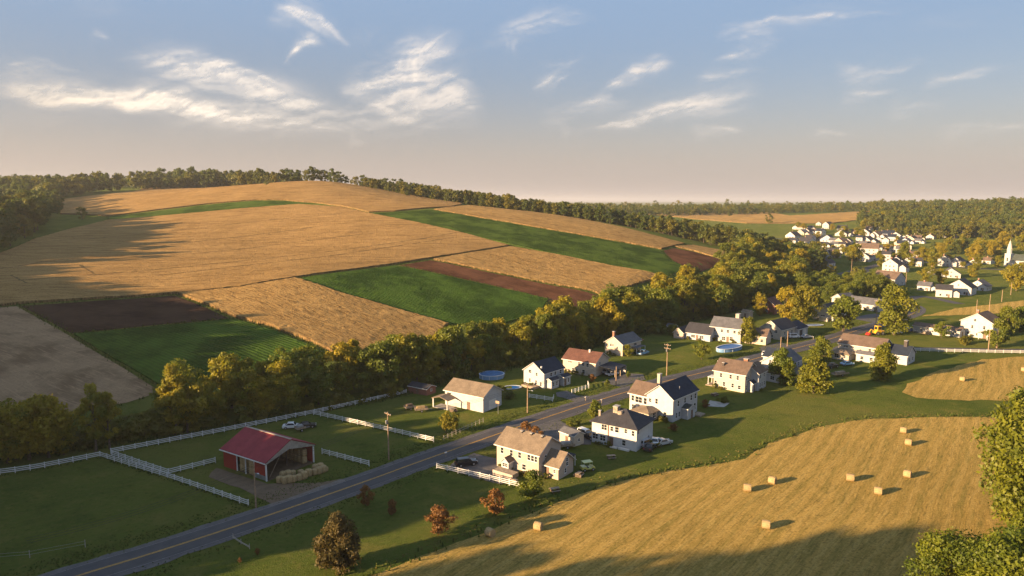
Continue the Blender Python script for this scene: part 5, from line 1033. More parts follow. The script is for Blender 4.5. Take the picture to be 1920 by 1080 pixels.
# ---------------------------------------------------------------- utility poles and wires
defmat('pole_wood', m_plain((.30, .21, .14), .9, .3, 1.5, .1, .02)); defmat('ceramic', m_plain((.55, .53, .50), .3, .1)); defmat('cable', m_plain((.03, .03, .03), .6, .1))
def pole(px, py, hpx, label, arms=1, trans=False, lamp=False):
    p = P(px, py); H = hpx * (p - Vector((0, 0, CAM_H))).length / FPX / .95; o = empty('utility_pole', p, R(42)); tag(o, label, 'utility pole', 'utility poles along the road')
    MB().tube((0, 0, -.5), (0, 0, H), .17, .11, 8).build('shaft', M['pole_wood'], o, smooth=True)
    for k in range(arms):
        z = H - .5 - k * 1.1; a = MB().box(-.06, .06, -1.2, 1.2, z - .06, z + .06).build('crossarm', M['pole_wood'], o)
        for y in (-1.05, -.4, .4, 1.05): MB().lathe([(.03, 0), (.07, .05), (.07, .14), (.03, .2)], 6, (0, y, z + .06)).build('insulator', M['ceramic'], a)
    if trans: t = MB().lathe([(.2, 0), (.24, .05), (.24, .75), (.12, .85)], 10, (-.38, 0, H - 2.6)).build('transformer', M['metal'], o, smooth=True)
    if lamp: l = MB().tube((0, 0, H - 1.8), (0, -1.6, H - 1.4), .04, .035, 5).build('lamp_arm', M['metal'], o); MB().box(-.12, .12, -2.1, -1.5, H - 1.5, H - 1.36).build('lamp_head', M['metal'], l)
    return p + Vector((0, 0, H - .45)), H
PO = [pole(480, 952, 74, 'wooden pole beside the barn entrance with small lamp', 0, False, True), pole(729, 862, 84, 'wooden pole in front of the dividing white fence', 1, True), pole(989, 774, 52, 'wooden pole beside the tiny white fence', 0, False, True), pole(1250, 704, 56, 'wooden pole with crossarm and transformer on the open lawn', 2, True)]
for q in [(1155, 723, 34, 'slim pole by the open carport', 0), (1463, 665, 30, 'pale pole by the parking patch', 0), (1476, 650, 26, 'short pole beside the parking patch', 0), (1642, 612, 42, 'tall pale pole above the yellow machine', 1), (1582, 622, 24, 'pole beside the yellowing tree', 0), (1853, 657, 30, 'pole at the white lane fence', 0), (1869, 653, 26, 'second pole at the white lane fence', 0), (1854, 590, 30, 'pole behind the farmhouse roof', 0), (1830, 592, 24, 'leaning pole beside the farmhouse chimney', 0), (1878, 566, 18, 'pole in the tan field', 0), (1895, 553, 18, 'pole at the meadow edge', 0), (1596, 512, 22, 'lamp pole at the street corner', 0), (1698, 538, 24, 'pole beside the brown-roofed white house', 0), (1674, 556, 26, 'pole at the creek road', 0)]: pole(*q[:4], arms=q[4])
left_end = Vector((*P(60, 1130)[:2], 9.0))
def wire(a, b, sag, label):
    n = 14; m = MB(); pts = [a.lerp(b, k / n) - Vector((0, 0, sag * 4 * (k / n) * (1 - k / n))) for k in range(n + 1)]
    for u, v in zip(pts[:-1], pts[1:]): m.tube(u, v, .024, .024, 3)
    tag(m.build('power_line', M['cable']), label, 'wire', 'power lines along the road')
tops = [left_end] + [t for t, _ in PO]
for i, (a, b) in enumerate(zip(tops[:-1], tops[1:])):
    for k, off in enumerate((-.9, 0, .9)):
        d = Vector((.70, -.72, 0)) * off; wire(a + d, b + d, 1.2, 'thin dark power line ' + ['from the barn pole toward the bottom of the road', 'between the barn pole and the fence pole', 'between the fence pole and the garage pole', 'between the garage pole and the lawn pole'][i])

# ---------------------------------------------------------------- vehicles
for k, c in dict(black=(.015, .015, .018), white=(.70, .70, .70), silver=(.40, .42, .45), blue=(.05, .09, .20), red=(.30, .03, .025), yellow=(.62, .36, .03), lime=(.48, .46, .12), sky=(.22, .42, .62), green=(.05, .13, .05)).items(): defmat('paint_' + k, (lambda cc: lambda g: finish(g, cc, .32, spec=.5, Coat_Weight=.6, Coat_Roughness=.12))(c))
defmat('tyre', m_plain((.018, .018, .018), .9, .2)); defmat('lamp_red', m_plain((.35, .02, .02), .3, .1)); defmat('lamp_clear', m_plain((.75, .74, .70), .2, .1)); defmat('plastic_dark', m_plain((.03, .03, .032), .6, .2))
def wheels(o, xs, yw, r, w=.22):
    for x in xs:
        for s in (-1, 1):
            wl = empty('wheel'); wl.parent = o; wl.location = (x, s * yw, r)
            MB().lathe([(r * .62, -w / 2), (r * .95, -w / 2), (r, -w / 4), (r, w / 4), (r * .95, w / 2), (r * .62, w / 2)], 14, axis='y').build('tyre', M['tyre'], wl, smooth=True); MB().lathe([(r * .1, -w / 2 - .015), (r * .6, -w / 2 - .005), (r * .62, w / 2 + .005), (r * .1, w / 2 + .015)], 10, axis='y').build('rim', M['metal'], wl)
def car(px, py, yaw, paint, label, kind='sedan', at=None):
    p = P(px, py) if at is None else Vector(at); o = empty({'sedan': 'car', 'suv': 'car', 'pickup': 'pickup_truck', 'van': 'van'}[kind], (p.x, p.y, p.z + .08), R(yaw)); tag(o, label, {'pickup': 'truck', 'van': 'van'}.get(kind, 'car'), 'vehicles parked in the village'); pm = M['paint_' + paint]; w = .9
    S = dict(sedan=([(-2.25, .3), (2.2, .3), (2.25, .62), (2.1, .78), (1.05, .92), (-1.6, .95), (-2.2, .88), (-2.28, .6)], [(1.0, .90), (.35, 1.42), (-.95, 1.45), (-1.65, .93)]),
             suv=([(-2.25, .35), (2.2, .35), (2.25, .8), (2.1, .98), (1.15, 1.08), (-2.1, 1.1), (-2.28, .7)], [(1.1, 1.06), (.55, 1.68), (-1.9, 1.72), (-2.15, 1.08)]),
             pickup=([(-2.7, .4), (2.5, .4), (2.55, .85), (2.4, 1.02), (1.2, 1.1), (-2.65, 1.05), (-2.72, .7)], [(1.15, 1.08), (.6, 1.74), (-.6, 1.76), (-.75, 1.08)]),
             van=([(-2.4, .35), (2.3, .35), (2.35, .85), (2.2, 1.02), (1.7, 1.15), (-2.35, 1.15), (-2.42, .7)], [(1.65, 1.13), (.95, 1.92), (-2.2, 1.96), (-2.36, 1.13)]))[kind]
    MB().prism([(x, -w, z) for x, z in S[0]], (0, 2 * w, 0)).build('body', pm, o, bevel=.06, smooth=True)
    c = S[1]; m = MB(); b0 = len(m.v); tw = .70
    lo = [(c[0][0], c[0][1]), (c[3][0], c[3][1])]; top = [c[1], c[2]]; m.v = [(lo[0][0], -w + .05, lo[0][1]), (lo[0][0], w - .05, lo[0][1]), (lo[1][0], w - .05, lo[1][1]), (lo[1][0], -w + .05, lo[1][1]), (top[0][0], -tw, top[0][1]), (top[0][0], tw, top[0][1]), (top[1][0], tw, top[1][1]), (top[1][0], -tw, top[1][1])]
    m.f = [(4, 5, 6, 7), (0, 1, 5, 4), (1, 2, 6, 5), (2, 3, 7, 6), (3, 0, 4, 7), (3, 2, 1, 0)]; cb = m.build('cabin', pm, o, bevel=.05, smooth=True)
    V = [Vector(q) for q in m.v] if False else [Vector(q) for q in [(lo[0][0], -w + .05, lo[0][1]), (lo[0][0], w - .05, lo[0][1]), (lo[1][0], w - .05, lo[1][1]), (lo[1][0], -w + .05, lo[1][1]), (top[0][0], -tw, top[0][1]), (top[0][0], tw, top[0][1]), (top[1][0], tw, top[1][1]), (top[1][0], -tw, top[1][1])]]
    for nm, q in (('windscreen', (0, 1, 5, 4)), ('rear_window', (2, 3, 7, 6)), ('side_window', (1, 2, 6, 5)), ('side_window', (3, 0, 4, 7))):
        f = [V[i] for i in q]; ctr = sum(f, Vector()) / 4; n = (f[1] - f[0]).cross(f[3] - f[0]).normalized(); n = n if n.dot(ctr - Vector((ctr.x * .5, 0, 1))) > 0 else -n; g_ = [ctr + (v - ctr) * .84 for v in f]; MB().prism([v + n * .004 for v in g_], n * .012).build(nm, M['glass'], cb)
    L = S[0]; fx = max(x for x, _ in L); rx = min(x for x, _ in L); zl = .72 if kind == 'sedan' else .82
    for s in (-1, 1): MB().box(fx - .10, fx + .012, s * .62 - .2, s * .62 + .2, zl - .08, zl + .08).build('headlight', M['lamp_clear'], o); MB().box(rx - .012, rx + .08, s * .68 - .14, s * .68 + .14, zl - .06, zl + .10).build('tail_light', M['lamp_red'], o)
    MB().box(fx - .05, fx + .05, -.85, .85, .34, .52).build('bumper', M['plastic_dark'], o); MB().box(rx - .05, rx + .05, -.85, .85, .36, .54).build('bumper', M['plastic_dark'], o)
    if kind == 'pickup': MB().box(-2.6, -.85, -.74, .74, 1.02, 1.075).build('bed_liner', M['plastic_dark'], o)
    wheels(o, (1.4, -1.4) if kind != 'pickup' else (1.6, -1.6), .80, .33 if kind == 'sedan' else .38); return o
car(874, 873, 22, 'black', 'black car parked on the paved yard of the tan house', 'suv')
car(1098, 818, -50, 'white', 'white car parked beside the pale grey house', 'suv'); car(1104, 822, -48, 'black', 'dark car tucked behind the white car at the grey house', 'sedan')
for q in [(1212, 836, 40, 'silver', 'silver car behind the grey house wall', 'suv'), (1228, 832, 75, 'white', 'white car on the lawn behind the grey house', 'sedan'), (1219, 843, 60, 'black', 'black car between two pale cars behind the grey house', 'sedan'), (1243, 834, 30, 'silver', 'pale car at the lawn edge behind the grey house', 'sedan'),
          (1138, 700, 50, 'silver', 'silver car under the open carport', 'sedan'), (1147, 704, 35, 'white', 'white car in front of the open carport', 'sedan'), (1222, 622, 0, 'blue', 'blue car on the lawn behind the tan house', 'sedan'), (1206, 665, 45, 'sky', 'blue pickup beside the tan gabled house', 'pickup'), (1488, 634, 10, 'white', 'white boat-like van by the dark garage', 'van'), (1512, 634, 15, 'silver', 'silver car by the dark garage', 'sedan'),
          (1705, 622, 20, 'blue', 'blue car on the grass by the low shed', 'suv'), (1722, 622, 30, 'white', 'white pickup by the low shed', 'pickup'), (1680, 626, 0, 'white', 'white car beside the big roadside tree', 'sedan'), (1560, 690, 30, 'black', 'black pickup behind the conical tree', 'pickup'), (1588, 685, 15, 'sky', 'pale blue car in front of the wide house', 'sedan'), (1698, 671, 40, 'silver', 'silver car at the end of the wide house', 'suv'),
          (548, 803, 10, 'white', 'white cart-sized car left on the paddock grass', 'sedan'), (575, 802, 15, 'black', 'dark car left on the paddock grass', 'sedan'), (1195, 640, 20, 'red', 'red car behind the grey-roofed house', 'sedan'), (1600, 516, 20, 'white', 'white car at the street junction', 'sedan'), (1440, 668, 30, 'white', 'white van beside the brick planter', 'van')]: car(*q)
def cart(px, py, yaw, paint, label):
    p = P(px, py); o = empty('utility_cart', (p.x, p.y, p.z + .05), R(yaw)); tag(o, label, 'cart'); MB().prism([(x, -.7, z) for x, z in [(-1.4, .35), (1.5, .35), (1.55, .7), (.9, .95), (.6, .62), (-.3, .62), (-.35, 1.0), (-1.4, 1.0)]], (0, 1.4, 0)).build('body', M['paint_' + paint], o, bevel=.05, smooth=True)
    MB().box(-.35, .15, -.55, .55, .66, .85).build('seat', M['plastic_dark'], o, bevel=.04); MB().box(-1.1, .95, -.75, .75, 1.85, 1.93).build('canopy', M['paint_' + paint], o, bevel=.03)
    for x in (-1.0, .85):
        for y in (-.66, .66): MB().tube((x, y, .9), (x, y, 1.86), .03, .03, 5).build('post', M['metal'], o)
    wheels(o, (1.0, -.9), .68, .32)
cart(1101, 882, 20, 'lime', 'pale yellow utility cart with canopy on the rear lawn')
def loader(px, py, yaw):
    p = P(px, py); o = empty('loader', (p.x, p.y, p.z + .1), R(yaw)); o.scale = (1.25,) * 3; tag(o, 'orange-yellow loader with boom standing at the roadside', 'loader'); y = M['paint_yellow']
    MB().box(-1.9, 1.2, -.9, .9, .55, 1.5).build('body', y, o, bevel=.08, smooth=True); c = MB().box(-.9, .7, -.75, .75, 1.5, 3.0).build('cab', y, o, bevel=.06, smooth=True)
    for q in ((-.93, -.895, -.55, .55, 1.8, 2.75), (.695, .73, -.55, .55, 1.8, 2.75), (-.7, .5, -.78, -.745, 1.8, 2.75), (-.7, .5, .745, .78, 1.8, 2.75)): MB().box(*q).build('window', M['glass'], c)
    b = MB().tube((1.0, 0, 1.3), (2.6, 0, 1.9), .16, .14, 6).tube((2.6, 0, 1.9), (3.6, 0, .8), .13, .11, 6).build('boom', y, o); MB().prism([(3.3, -.8, .1), (4.3, -.8, .1), (3.6, -.8, .95), (3.3, -.8, .9)], (0, 1.6, 0)).build('bucket', M['paint_red'], b); wheels(o, (.8, -1.2), .95, .62, .4)
loader(1645, 628, 195)
# flat-bed trailers and lumber
def trailer(px, py, yaw, label, L=4.0, load=None):
    p = P(px, py); o = empty('trailer', (p.x, p.y, p.z + .05), R(yaw)); tag(o, label, 'trailer', 'trailers left in the yards'); MB().box(-L / 2, L / 2, -.9, .9, .62, .74).build('deck', M['wood'], o); MB().tube((L / 2, 0, .6), (L / 2 + 1.3, 0, .45), .05, .05, 5).build('drawbar', M['metal'], o); wheels(o, (0,), .98, .34)
    for s in (-1, 1): MB().box(-L / 2, L / 2, s * .9 - .03, s * .9 + .03, .745, 1.15).build('side_board', M['wood'], o)
    if load: MB().box(-L * .35, L * .3, -.6, .6, .745, 1.5).build('load', M[load], o, bevel=.12)
trailer(790, 772, 15, 'wooden trailer loaded with a pale bundle near the garage', 3.4, 'bale'); trailer(768, 768, 30, 'small dark trailer on the lawn near the garage', 2.6, 'wood_dark'); trailer(1062, 840, 10, 'pale trailer behind the tan house', 3.6, 'concrete'); trailer(1575, 705, 20, 'long lumber trailer on the lawn behind conical trees', 5.5, 'wood'); trailer(1735, 628, 30, 'trailer beside the low white shed', 3.5, 'stone'); trailer(563, 808, 40, 'small trailer between the vehicles on the paddock', 2.2, 'metal')

# ---------------------------------------------------------------- pools, hoop, yard things
defmat('water', lambda g: finish(g, (.008, .105, .33), .4, g.noise(pos(g), 3.0, 2, .5), .15, .03, spec=.06)); defmat('pool_wall', m_plain((.16, .30, .52), .4, .15, .8)); defmat('tarp', m_plain((.035, .12, .26), .6, .25, 1.2)); defmat('pool_rim', m_plain((.50, .55, .62), .5, .1))
def pool(px, py, a, bb, hgt, yaw, label, cover=False, name='pool'):
    p = P(px, py); o = empty(name, p, R(yaw)); tag(o, label, 'pool'); N = 28; ring = [(math.cos(t * 2 * math.pi / N), math.sin(t * 2 * math.pi / N)) for t in range(N)]
    def annulus(r0, r1, z0, z1):
        m = MB(); b0 = 0; m.v = [(c * (a + r) , s * (bb + r), z) for r, z in ((r1, z0), (r1, z1), (r0, z1), (r0, z0)) for c, s in ring]; m.f = [(k * N + i, k * N + (i + 1) % N, ((k + 1) % 4) * N + (i + 1) % N, ((k + 1) % 4) * N + i) for k in range(4) for i in range(N)]; return m
    if hgt > .3: annulus(-.08, 0, -.3, hgt).build('pool_wall', M['pool_wall'], o, smooth=True)
    annulus(-.22, .22, hgt + .003, hgt + .09).build('rim', M['pool_rim'], o)
    m = MB(); m.v = [(c * (a - .1), s * (bb - .1), hgt - (.12 if not cover else -.10)) for c, s in ring] + [(0, 0, hgt + (1.0 if cover else -.12))]; m.f = [(i, (i + 1) % N, N) for i in range(N)]; m.build('cover' if cover else 'water', M['tarp' if cover else 'water'], o, smooth=True)
    if hgt > .5:
        for k in range(10): t = k * 2 * math.pi / 10; MB().box(-.06, .06, -.05, .05, -.2, hgt).build('upright', M['pool_rim'], o, (math.cos(t) * (a + .06), math.sin(t) * (bb + .06), 0), math.atan2(math.sin(t) * a, math.cos(t) * bb))
        ld = MB(); [ld.tube((a + .1, s, 0), (a + .4, s, hgt + .8), .03, .03, 5) for s in (-.25, .25)]; [ld.box(a + .1 + z * .2, a + .3 + z * .2, -.25, .25, z * hgt, z * hgt + .04) for z in (.3, .6, .9)]; ld.build('ladder', M['metal'], o)
pool(1367, 656, 6.6, 3.0, 1.25, 38, 'large oval above-ground pool with bright blue water'); pool(922, 708, 3.8, 3.4, 1.25, 10, 'round raised pool under a blue peaked cover', True); pool(960, 727, 2.8, 1.9, .12, 20, 'low teal garden pool beside the navy-roofed house'); pool(1526, 610, 4.6, 1.8, .15, 12, 'narrow blue garden pool behind the cream house')
hp = P(934, 776); o = empty('basketball_hoop', hp, R(56)); tag(o, 'basketball hoop standing by the white garage end', 'hoop'); MB().tube((0, 0, -.3), (0, 0, 3.0), .06, .05, 6).build('pole', M['metal'], o); MB().box(-.35, -.29, -.6, .6, 2.8, 3.55).build('backboard', M['wood'], o); rg = MB(); [rg.tube((-.62 + .22 * math.cos(t * .7854), .22 * math.sin(t * .7854), 2.95), (-.62 + .22 * math.cos((t + 1) * .7854), .22 * math.sin((t + 1) * .7854), 2.95), .015, .015, 4) for t in range(8)]; rg.build('ring', M['paint_red'], o); MB().tube((0, 0, 2.9), (-.3, 0, 3.1), .04, .04, 5).build('bracket', M['metal'], o)
def mailbox(px, py, yaw, label):
    p = P(px, py); o = empty('mailbox', p, R(yaw)); tag(o, label, 'mailbox', 'mailboxes along the road'); MB().box(-.05, .05, -.05, .05, -.2, 1.05).build('post', M['wood'], o); b_ = MB().prism([(-.25, -.11, 1.05), (-.25, .11, 1.05), (-.25, .11, 1.2), (-.25, .05, 1.3), (-.25, -.05, 1.3), (-.25, -.11, 1.2)], (.5, 0, 0)).build('box', M['trim'], o); MB().box(.1, .13, .115, .135, 1.15, 1.4).build('flag', M['paint_red'], b_)
for q in [(1182, 744, 42, 'white mailbox on the verge opposite the carport drive'), (1346, 683, 42, 'white mailbox on the verge below the blue pool'), (1128, 757, 42, 'mailbox at the edge of the gravel near the yellow-green tree'), (836, 858, 42, 'mailbox at the yard entrance of the tan house'), (1098, 752, 42, 'mailbox at the short driveway'), (1525, 637, 42, 'mailbox before the dark garage')]: mailbox(*q)
def table_set(px, py, yaw, label):
    p = P(px, py); o = empty('picnic_table', p, R(yaw)); tag(o, label, 'table', 'garden tables'); MB().box(-.9, .9, -.4, .4, .72, .78).build('table_top', M['wood'], o)
    for s in (-1, 1): MB().box(-.9, .9, s * .75 - .14, s * .75 + .14, .42, .47).build('bench', M['wood'], o); MB().box(s * .6 - .04, s * .6 + .04, -.8, .8, -.05, .72).build('leg_frame', M['wood_dark'], o)
table_set(1040, 922, 20, 'weathered picnic table on the grass by the round green tree'); table_set(1085, 893, 60, 'picnic table behind the rear annex of the tan house'); table_set(850, 772, 40, 'picnic table in front of the garage porch'); table_set(1146, 860, 10, 'lone picnic table on the open lawn'); table_set(1340, 742, 30, 'picnic table at the cream house corner')
def shed(px, py, yaw, label, wall, roof, a=3.6, bb=3.0, hh=2.1): h = House('shed', label, (px, py), yaw, 'garden sheds', 'shed'); h.block(0, bb, 0, a, hh, .8, 'y', wall, roof, .2).door('L', a / 2, 0, .9, 1.9); h.win('R', [(bb / 2, 1.3, .6, .6)])
shed(1076, 838, 40, 'pale garden shed with grey roof behind the tan house', 'siding_cream', 'roof_grey', 4.6, 3.2, 2.4); shed(1262, 622, 40, 'tiny pale shed at the tree edge', 'siding_grey', 'roof_grey'); shed(800, 742, 56, 'low black-roofed shed under the creek trees', 'siding_brick', 'roof_dark', 7, 4, 1.8); shed(1404, 596, 40, 'pale block shed among trees above the pool house', 'siding_pink', 'roof_tan', 4, 3.5, 2.6); shed(1350, 800, 30, 'low shed', 'siding_grey', 'roof_grey') if False else None

# ---------------------------------------------------------------- planting along the house walls
fr = random.Random(12)
for H_ in [h for h in HOUSES if h.o.name.split('.')[0] in ('house', 'bungalow', 'farmhouse', 'long_house') and h.o.get('group') is None]:
    x0, x1, y0, y1 = H_.foot; mw = H_.o.matrix_basis; short = ' '.join(H_.label.split()[:9])
    for k in range(fr.randint(4, 7)):
        if fr.random() < .6: q = (x0 - fr.uniform(.7, 1.3), fr.uniform(y0, y1), 0)
        else: q = (fr.uniform(x0, x1), y0 - fr.uniform(.7, 1.2) - (2.2 if fr.random() < .3 else 0), 0)
        w = mw @ Vector(q); tree('shrub', w.x, w.y, fr.uniform(.22, .48), 'low shrub by the ' + short, 'shrubs by the ' + short, 'shrub', cat='bush')
# ---------------------------------------------------------------- single trees
defmat('leaf_lime', m_leaf((.120, .150, .014), (.17, .185, .016), (.20, .18, .018)))
deftree('lime', 3, 6, 2.4, 'leaf_lime', 'bark', clumps=36, per=105, leaf=.30, base=.14, shape='oval')
deftree('gold', 2, 14, 5.2, 'leaf_yellow', clumps=60, per=120, leaf=.48, base=.10)
ST = [('brown_cone', 636, 1066, 100, 'large russet and dark green tree on the lower lawn', 1.0), ('rust', 686, 948, 38, 'small upright orange-brown tree beside the road', .8), ('rust', 735, 966, 30, 'smallest orange tree on the lower lawn', .75), ('rust', 824, 1000, 46, 'dark reddish spreading tree on the lower lawn', 1.25), ('rust', 928, 962, 44, 'rusty red round tree below the white fence', 1.2),
      ('yard', 995, 936, 52, 'round green tree at the end of the white fence', 1.05), ('yellow', 836, 812, 38, 'golden sapling by the weathered pole fence', .9), ('yellow', 851, 812, 40, 'yellow sapling next to the golden sapling', .75), ('lime', 1116, 787, 36, 'bright yellow-green tree before the grey house', 1.0), ('lime', 1190, 745, 26, 'small yellow-green tree beside the white house wing', 1.0), ('lime', 1315, 674, 34, 'bright yellow-green tree on the lawn below the pool', 1.0),
      ('yard', 1402, 645, 44, 'green tree with pale trunk before the white pool house', .95), ('yard_cone', 1466, 718, 62, 'dense conical green tree before the white gabled house', .95), ('yard_cone', 1525, 737, 62, 'second conical green tree standing on the lawn', 1.2), ('yard_cone', 1537, 676, 40, 'green tree behind the conical lawn tree', 1.15), ('yard_cone', 1655, 712, 58, 'conical green tree in front of the wide white house', 1.05), ('gold', 1504, 604, 66, 'big golden-yellow tree at the creek edge', 1.0), ('creek', 1474, 602, 66, 'green tree merging with the big golden tree', .9), ('lime', 1580, 622, 62, 'yellowing tree beside the road and cream house', 1.0), ('yard', 1676, 628, 76, 'tall full green tree at the road bend', .95),
      ('yard', 1868, 652, 44, 'green tree with pale trunk at the farmhouse', .9), ('lime', 1765, 634, 26, 'small tree between the low sheds', .9), ('yard', 1888, 628, 40, 'green tree behind the farmhouse', 1.1), ('yard', 1912, 622, 38, 'dark green tree beyond the farmhouse yard', 1.1), ('shrub', 1806, 645, 16, 'low bush in front of the farmhouse', 1.3), ('creek', 1424, 592, 44, 'yellow-green tree behind the red-brown house roof', .9), ('lime', 1178, 708, 12, 'tiny yellow tree by the carport drive', 1.0), ('rust', 1110, 716, 14, 'small orange shrub before the tan house', 1.1), ('lime', 1138, 726, 14, 'small yellow sapling by the carport', .9),
      ('rust', 985, 826, 36, 'orange-brown tree behind the tan house roof', 1.0), ('rust', 1003, 828, 30, 'reddish tree behind the tan house roof', 1.1), ('lime', 962, 822, 22, 'yellow-green bush behind the tan house roof', 1.2), ('rust', 1322, 764, 15, 'dark red round bush behind the white house', 1.2), ('shrub', 1357, 756, 14, 'green bush on the lawn behind the cream house', 1.1), ('rust', 1263, 808, 13, 'low dark red bush on the lawn behind the grey house', 1.5), ('yard', 1178, 668, 22, 'small dark tree before the tan gabled house', 1.0), ('shrub', 1240, 625, 22, 'dark bush clump on the lawn edge', 1.4), ('shrub', 1262, 628, 20, 'bush clump beside the bungalow', 1.4), ('shrub', 1088, 700, 12, 'dark foundation bush of the tan house', 1.3), ('lime', 1070, 800, 12, 'low golden bush along the driveway', 1.6), ('lime', 1085, 796, 10, 'small golden bush along the driveway', 1.6), ('rust', 450, 1055, 9, 'tiny bare red sapling near the guard rail', .9), ('rust', 483, 1040, 11, 'tiny bare sapling above the guard rail', .9), ('shrub', 935, 735, 14, 'dark bush at the garage corner', 1.6), ('shrub', 955, 748, 16, 'dark bush between garage and tiny fence', 1.6), ('far', 154, 412, 20, 'lone round tree at the corner of the hill field', 1.0)]
for k, x, y, hpx, lab, wd in ST: tree_px(k, x, y, hpx, lab, None, 'bush' if k == 'shrub' else 'tree', wd, cat='bush' if k == 'shrub' else 'tree')
for k, (x, y, hpx, wd, lab) in enumerate([(1938, 1015, 225, .85, 'big leafy green tree at the hay field edge'), (1790, 1195, 165, .95, 'leafy yellow-green tree below the hay field corner'), (1885, 1225, 185, 1.0, 'bushy yellow-green tree beside the field-corner tree'), (1965, 1150, 150, 1.0, 'leafy tree below the big field-edge tree'), (1715, 1240, 130, .85, 'low leafy tree under the field corner')]):
    tree_px('near', x, y, hpx, lab, None, 'tree', wd, v=k)
# hedge and trees at the left end of the creek
for x, y, hpx, k, wd in [(15, 868, 100, 'creek', 1.0), (55, 862, 112, 'creek', 1.0), (92, 858, 104, 'creek', .95), (-20, 872, 96, 'creek', 1.0), (180, 846, 108, 'creek_tall', .9), (206, 842, 92, 'creek_tall', .8), (330, 815, 118, 'creek_tall', .95), (352, 812, 108, 'creek', .9), (30, 862, 60, 'creek', 1.2), (120, 852, 60, 'creek', 1.1)]:
    sw = sizeword(hpx, 70, 106); tree_px(k, x, y, hpx, f"{sw} {'slender' if k == 'creek_tall' else 'bushy'} yellow-green tree in the hedge above the left paddock", f'{sw} hedge trees above the left paddock', 'hedge_tree', wd)
for k in range(46):
    x = 95 + k * 5.6 + random.uniform(-3, 3); y = 846 - (x - 95) * .165 + random.uniform(-12, 4); tree_px('shrub', x, y, random.uniform(18, 34), 'dark bush in the hedge above the left paddock', 'hedge bushes above the left paddock', 'hedge_bush', 1.5, cat='bush')
for k in range(16):
    x = 235 + k * 6.5; tree_px('shrub', x, 795 - k * 1.8 + random.uniform(-3, 3), random.uniform(9, 14), 'straw-coloured hedge plant below the stubble field', 'straw hedge below the stubble field', 'hedge_plant', 1.8, cat='hedge')
print('OBJS', len(bpy.data.objects))
# ---------------------------------------------------------------- rough grass on verges, ditches and field margins
def tufts(name, lines, label, n_per_m, spread, h, m, seed):
    rs = np.random.default_rng(seed); C = []
    for ln in lines:
        seg = np.linalg.norm(np.diff(ln, axis=0), axis=1); L = seg.sum(); n = int(L * n_per_m); t = np.sort(rs.uniform(0, L, n)); cum = np.concatenate([[0], np.cumsum(seg)]); k = np.clip(np.searchsorted(cum, t) - 1, 0, len(seg) - 1); f = ((t - cum[k]) / seg[k])[:, None]
        q = ln[k] * (1 - f) + ln[k + 1] * f; patch = (.5 + .5 * np.sin(t / 3.1) * np.sin(t / 7.7 + seed))[:, None]; C.append((q + rs.normal(size=(n, 2)) * spread)[rs.random(n) < .35 + .65 * patch[:, 0]])
    C = np.concatenate(C); n = len(C); z = terrain(C[:, 0], C[:, 1]); V, F = [], []
    for b in range(3):
        a = rs.uniform(0, math.pi, n); w = rs.uniform(.08, .20, n); hh = h * rs.uniform(.4, 1.25, n); dx, dy = np.cos(a) * w, np.sin(a) * w; lx, ly = rs.normal(size=n) * .18 * h, rs.normal(size=n) * .18 * h
        o = len(V) and sum(map(len, V)) or 0
        V.append(np.stack([np.stack([C[:, 0] - dx, C[:, 1] - dy, z], 1), np.stack([C[:, 0] + dx, C[:, 1] + dy, z], 1), np.stack([C[:, 0] + dx * .4 + lx, C[:, 1] + dy * .4 + ly, z + hh], 1), np.stack([C[:, 0] - dx * .5 + lx, C[:, 1] - dy * .5 + ly, z + hh * .9], 1)], 1).reshape(-1, 3)); F.append(np.arange(4 * n).reshape(n, 4) + o)
    tag(obj(name, mesh_np(name, np.concatenate(V), np.concatenate(F), m)), label, 'grass', None, 'stuff')
def m_tuft(a, b, c3):
    def f(g):
        p = pos(g); n = g.noise(p, .5, 3, .6); n2 = g.noise(p, 3.0, 2, .6); c = g.mix(g.step(n, .35, .65), a, b); c = g.mix(g.m('MULTIPLY', g.step(n2, .5, .7), .6), c, c3)
        g.n('ShaderNodeOutputMaterial', g.n('ShaderNodeMixShader', .3, g.n('ShaderNodeBsdfDiffuse', c), g.n('ShaderNodeBsdfTranslucent', c)))
    return f
defmat('tuft_green', m_tuft((.055, .085, .018), (.095, .115, .026), (.17, .15, .05))); defmat('tuft_straw', m_tuft((.12, .11, .035), (.22, .17, .06), (.32, .24, .10)))
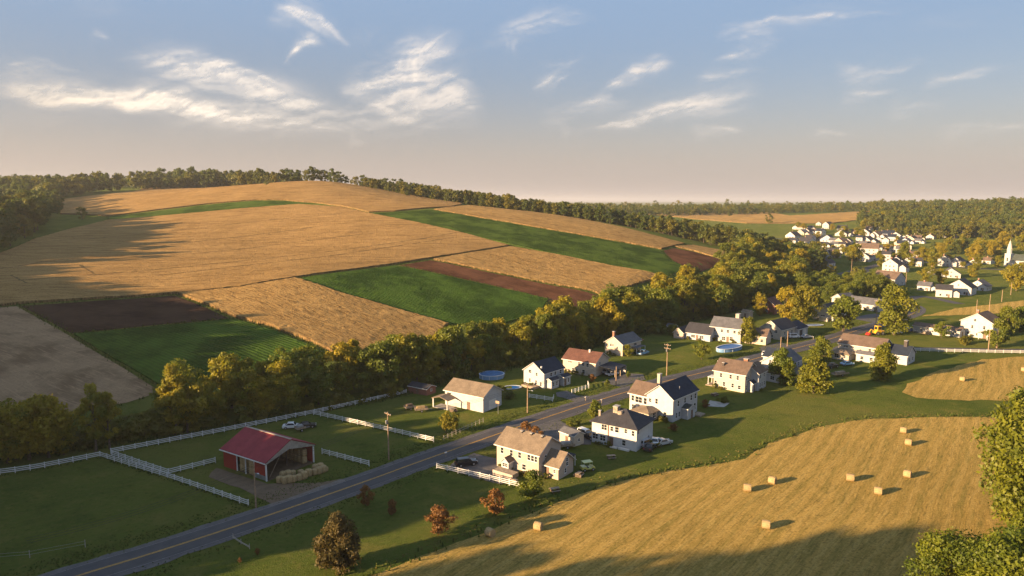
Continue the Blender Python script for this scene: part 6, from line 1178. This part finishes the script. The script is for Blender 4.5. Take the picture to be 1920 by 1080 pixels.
nn = np.gradient(MAIN, axis=0); nn /= np.linalg.norm(nn, axis=1)[:, None]; nn = np.column_stack([-nn[:, 1], nn[:, 0]]); half = MAIN[:int(len(MAIN) * .62)]; hn = nn[:len(half)]
tufts('rough_grass', [half + hn * 6.0, half - hn * 5.6, half + hn * 7.5], 'rough grass along the road verges', 10, 1.2, .17, M['tuft_green'], 3)
hayedge = smooth_line(pl((640, 1110), (692, 1080), (782, 1042), (880, 1006), (1000, 956), (1120, 912), (1250, 882), (1390, 860), (1440, 831), (1520, 802), (1620, 785), (1750, 781), (1930, 780)), 3)
tufts('rough_grass', [hayedge], 'straw-coloured grass along the edge of the big hay field', 9, 1.9, .14, M['tuft_straw'], 4)
fl = [np.array([P(*q)[:2] for q in ln]) for ln in ([(-40, 898), (188, 857), (466, 949)], [(208, 851), (400, 814), (590, 776), (762, 738)], [(588, 778), (813, 829)], [(604, 851), (692, 874)], [(819, 879), (974, 915)], [(1692, 658), (1850, 662), (1960, 664)], [(404, 868), (316, 890), (210, 854)])]
tufts('rough_grass', fl, 'rough grass along the fence lines', 7, .3, .24, M['tuft_green'], 5)
crk = cl[(cl[:, 1] < 420)]; tufts('rough_grass', [crk - cn[:len(crk)] * 5.5, crk - cn[:len(crk)] * 3.5], 'rough weeds at the foot of the creek trees', 8, 1.0, .8, M['tuft_green'], 6)

tufts('field_margin', [e for e in EDGES if e[:, 1].max() < 760 and e[:, 0].min() < 100], 'weedy grass margins between the hill fields', 2.2, .8, .7, M['tuft_green'], 8)

# ---------------------------------------------------------------- evening air
def m_air(g):
    v = g.n('ShaderNodeVolumePrincipled'); v.inputs['Color'].default_value = (.93, .95, 1.0, 1); v.inputs['Density'].default_value = HAZE; v.inputs['Anisotropy'].default_value = .25
    g.t.links.new(v.outputs[0], g.n('ShaderNodeOutputMaterial').inputs['Volume'])
HAZE = .00008
gxa, gxb, gya, gyb = gx[0] - 500, gx[-1] + 500, gy[0] - 300, gy[-1] + 500
hz = MB().box(gxa, gxb, gya, gyb, -4.0, 150.0).build('haze', mat('air', m_air)); tag(hz, 'thin warm evening haze over the whole valley', None, None, 'stuff')
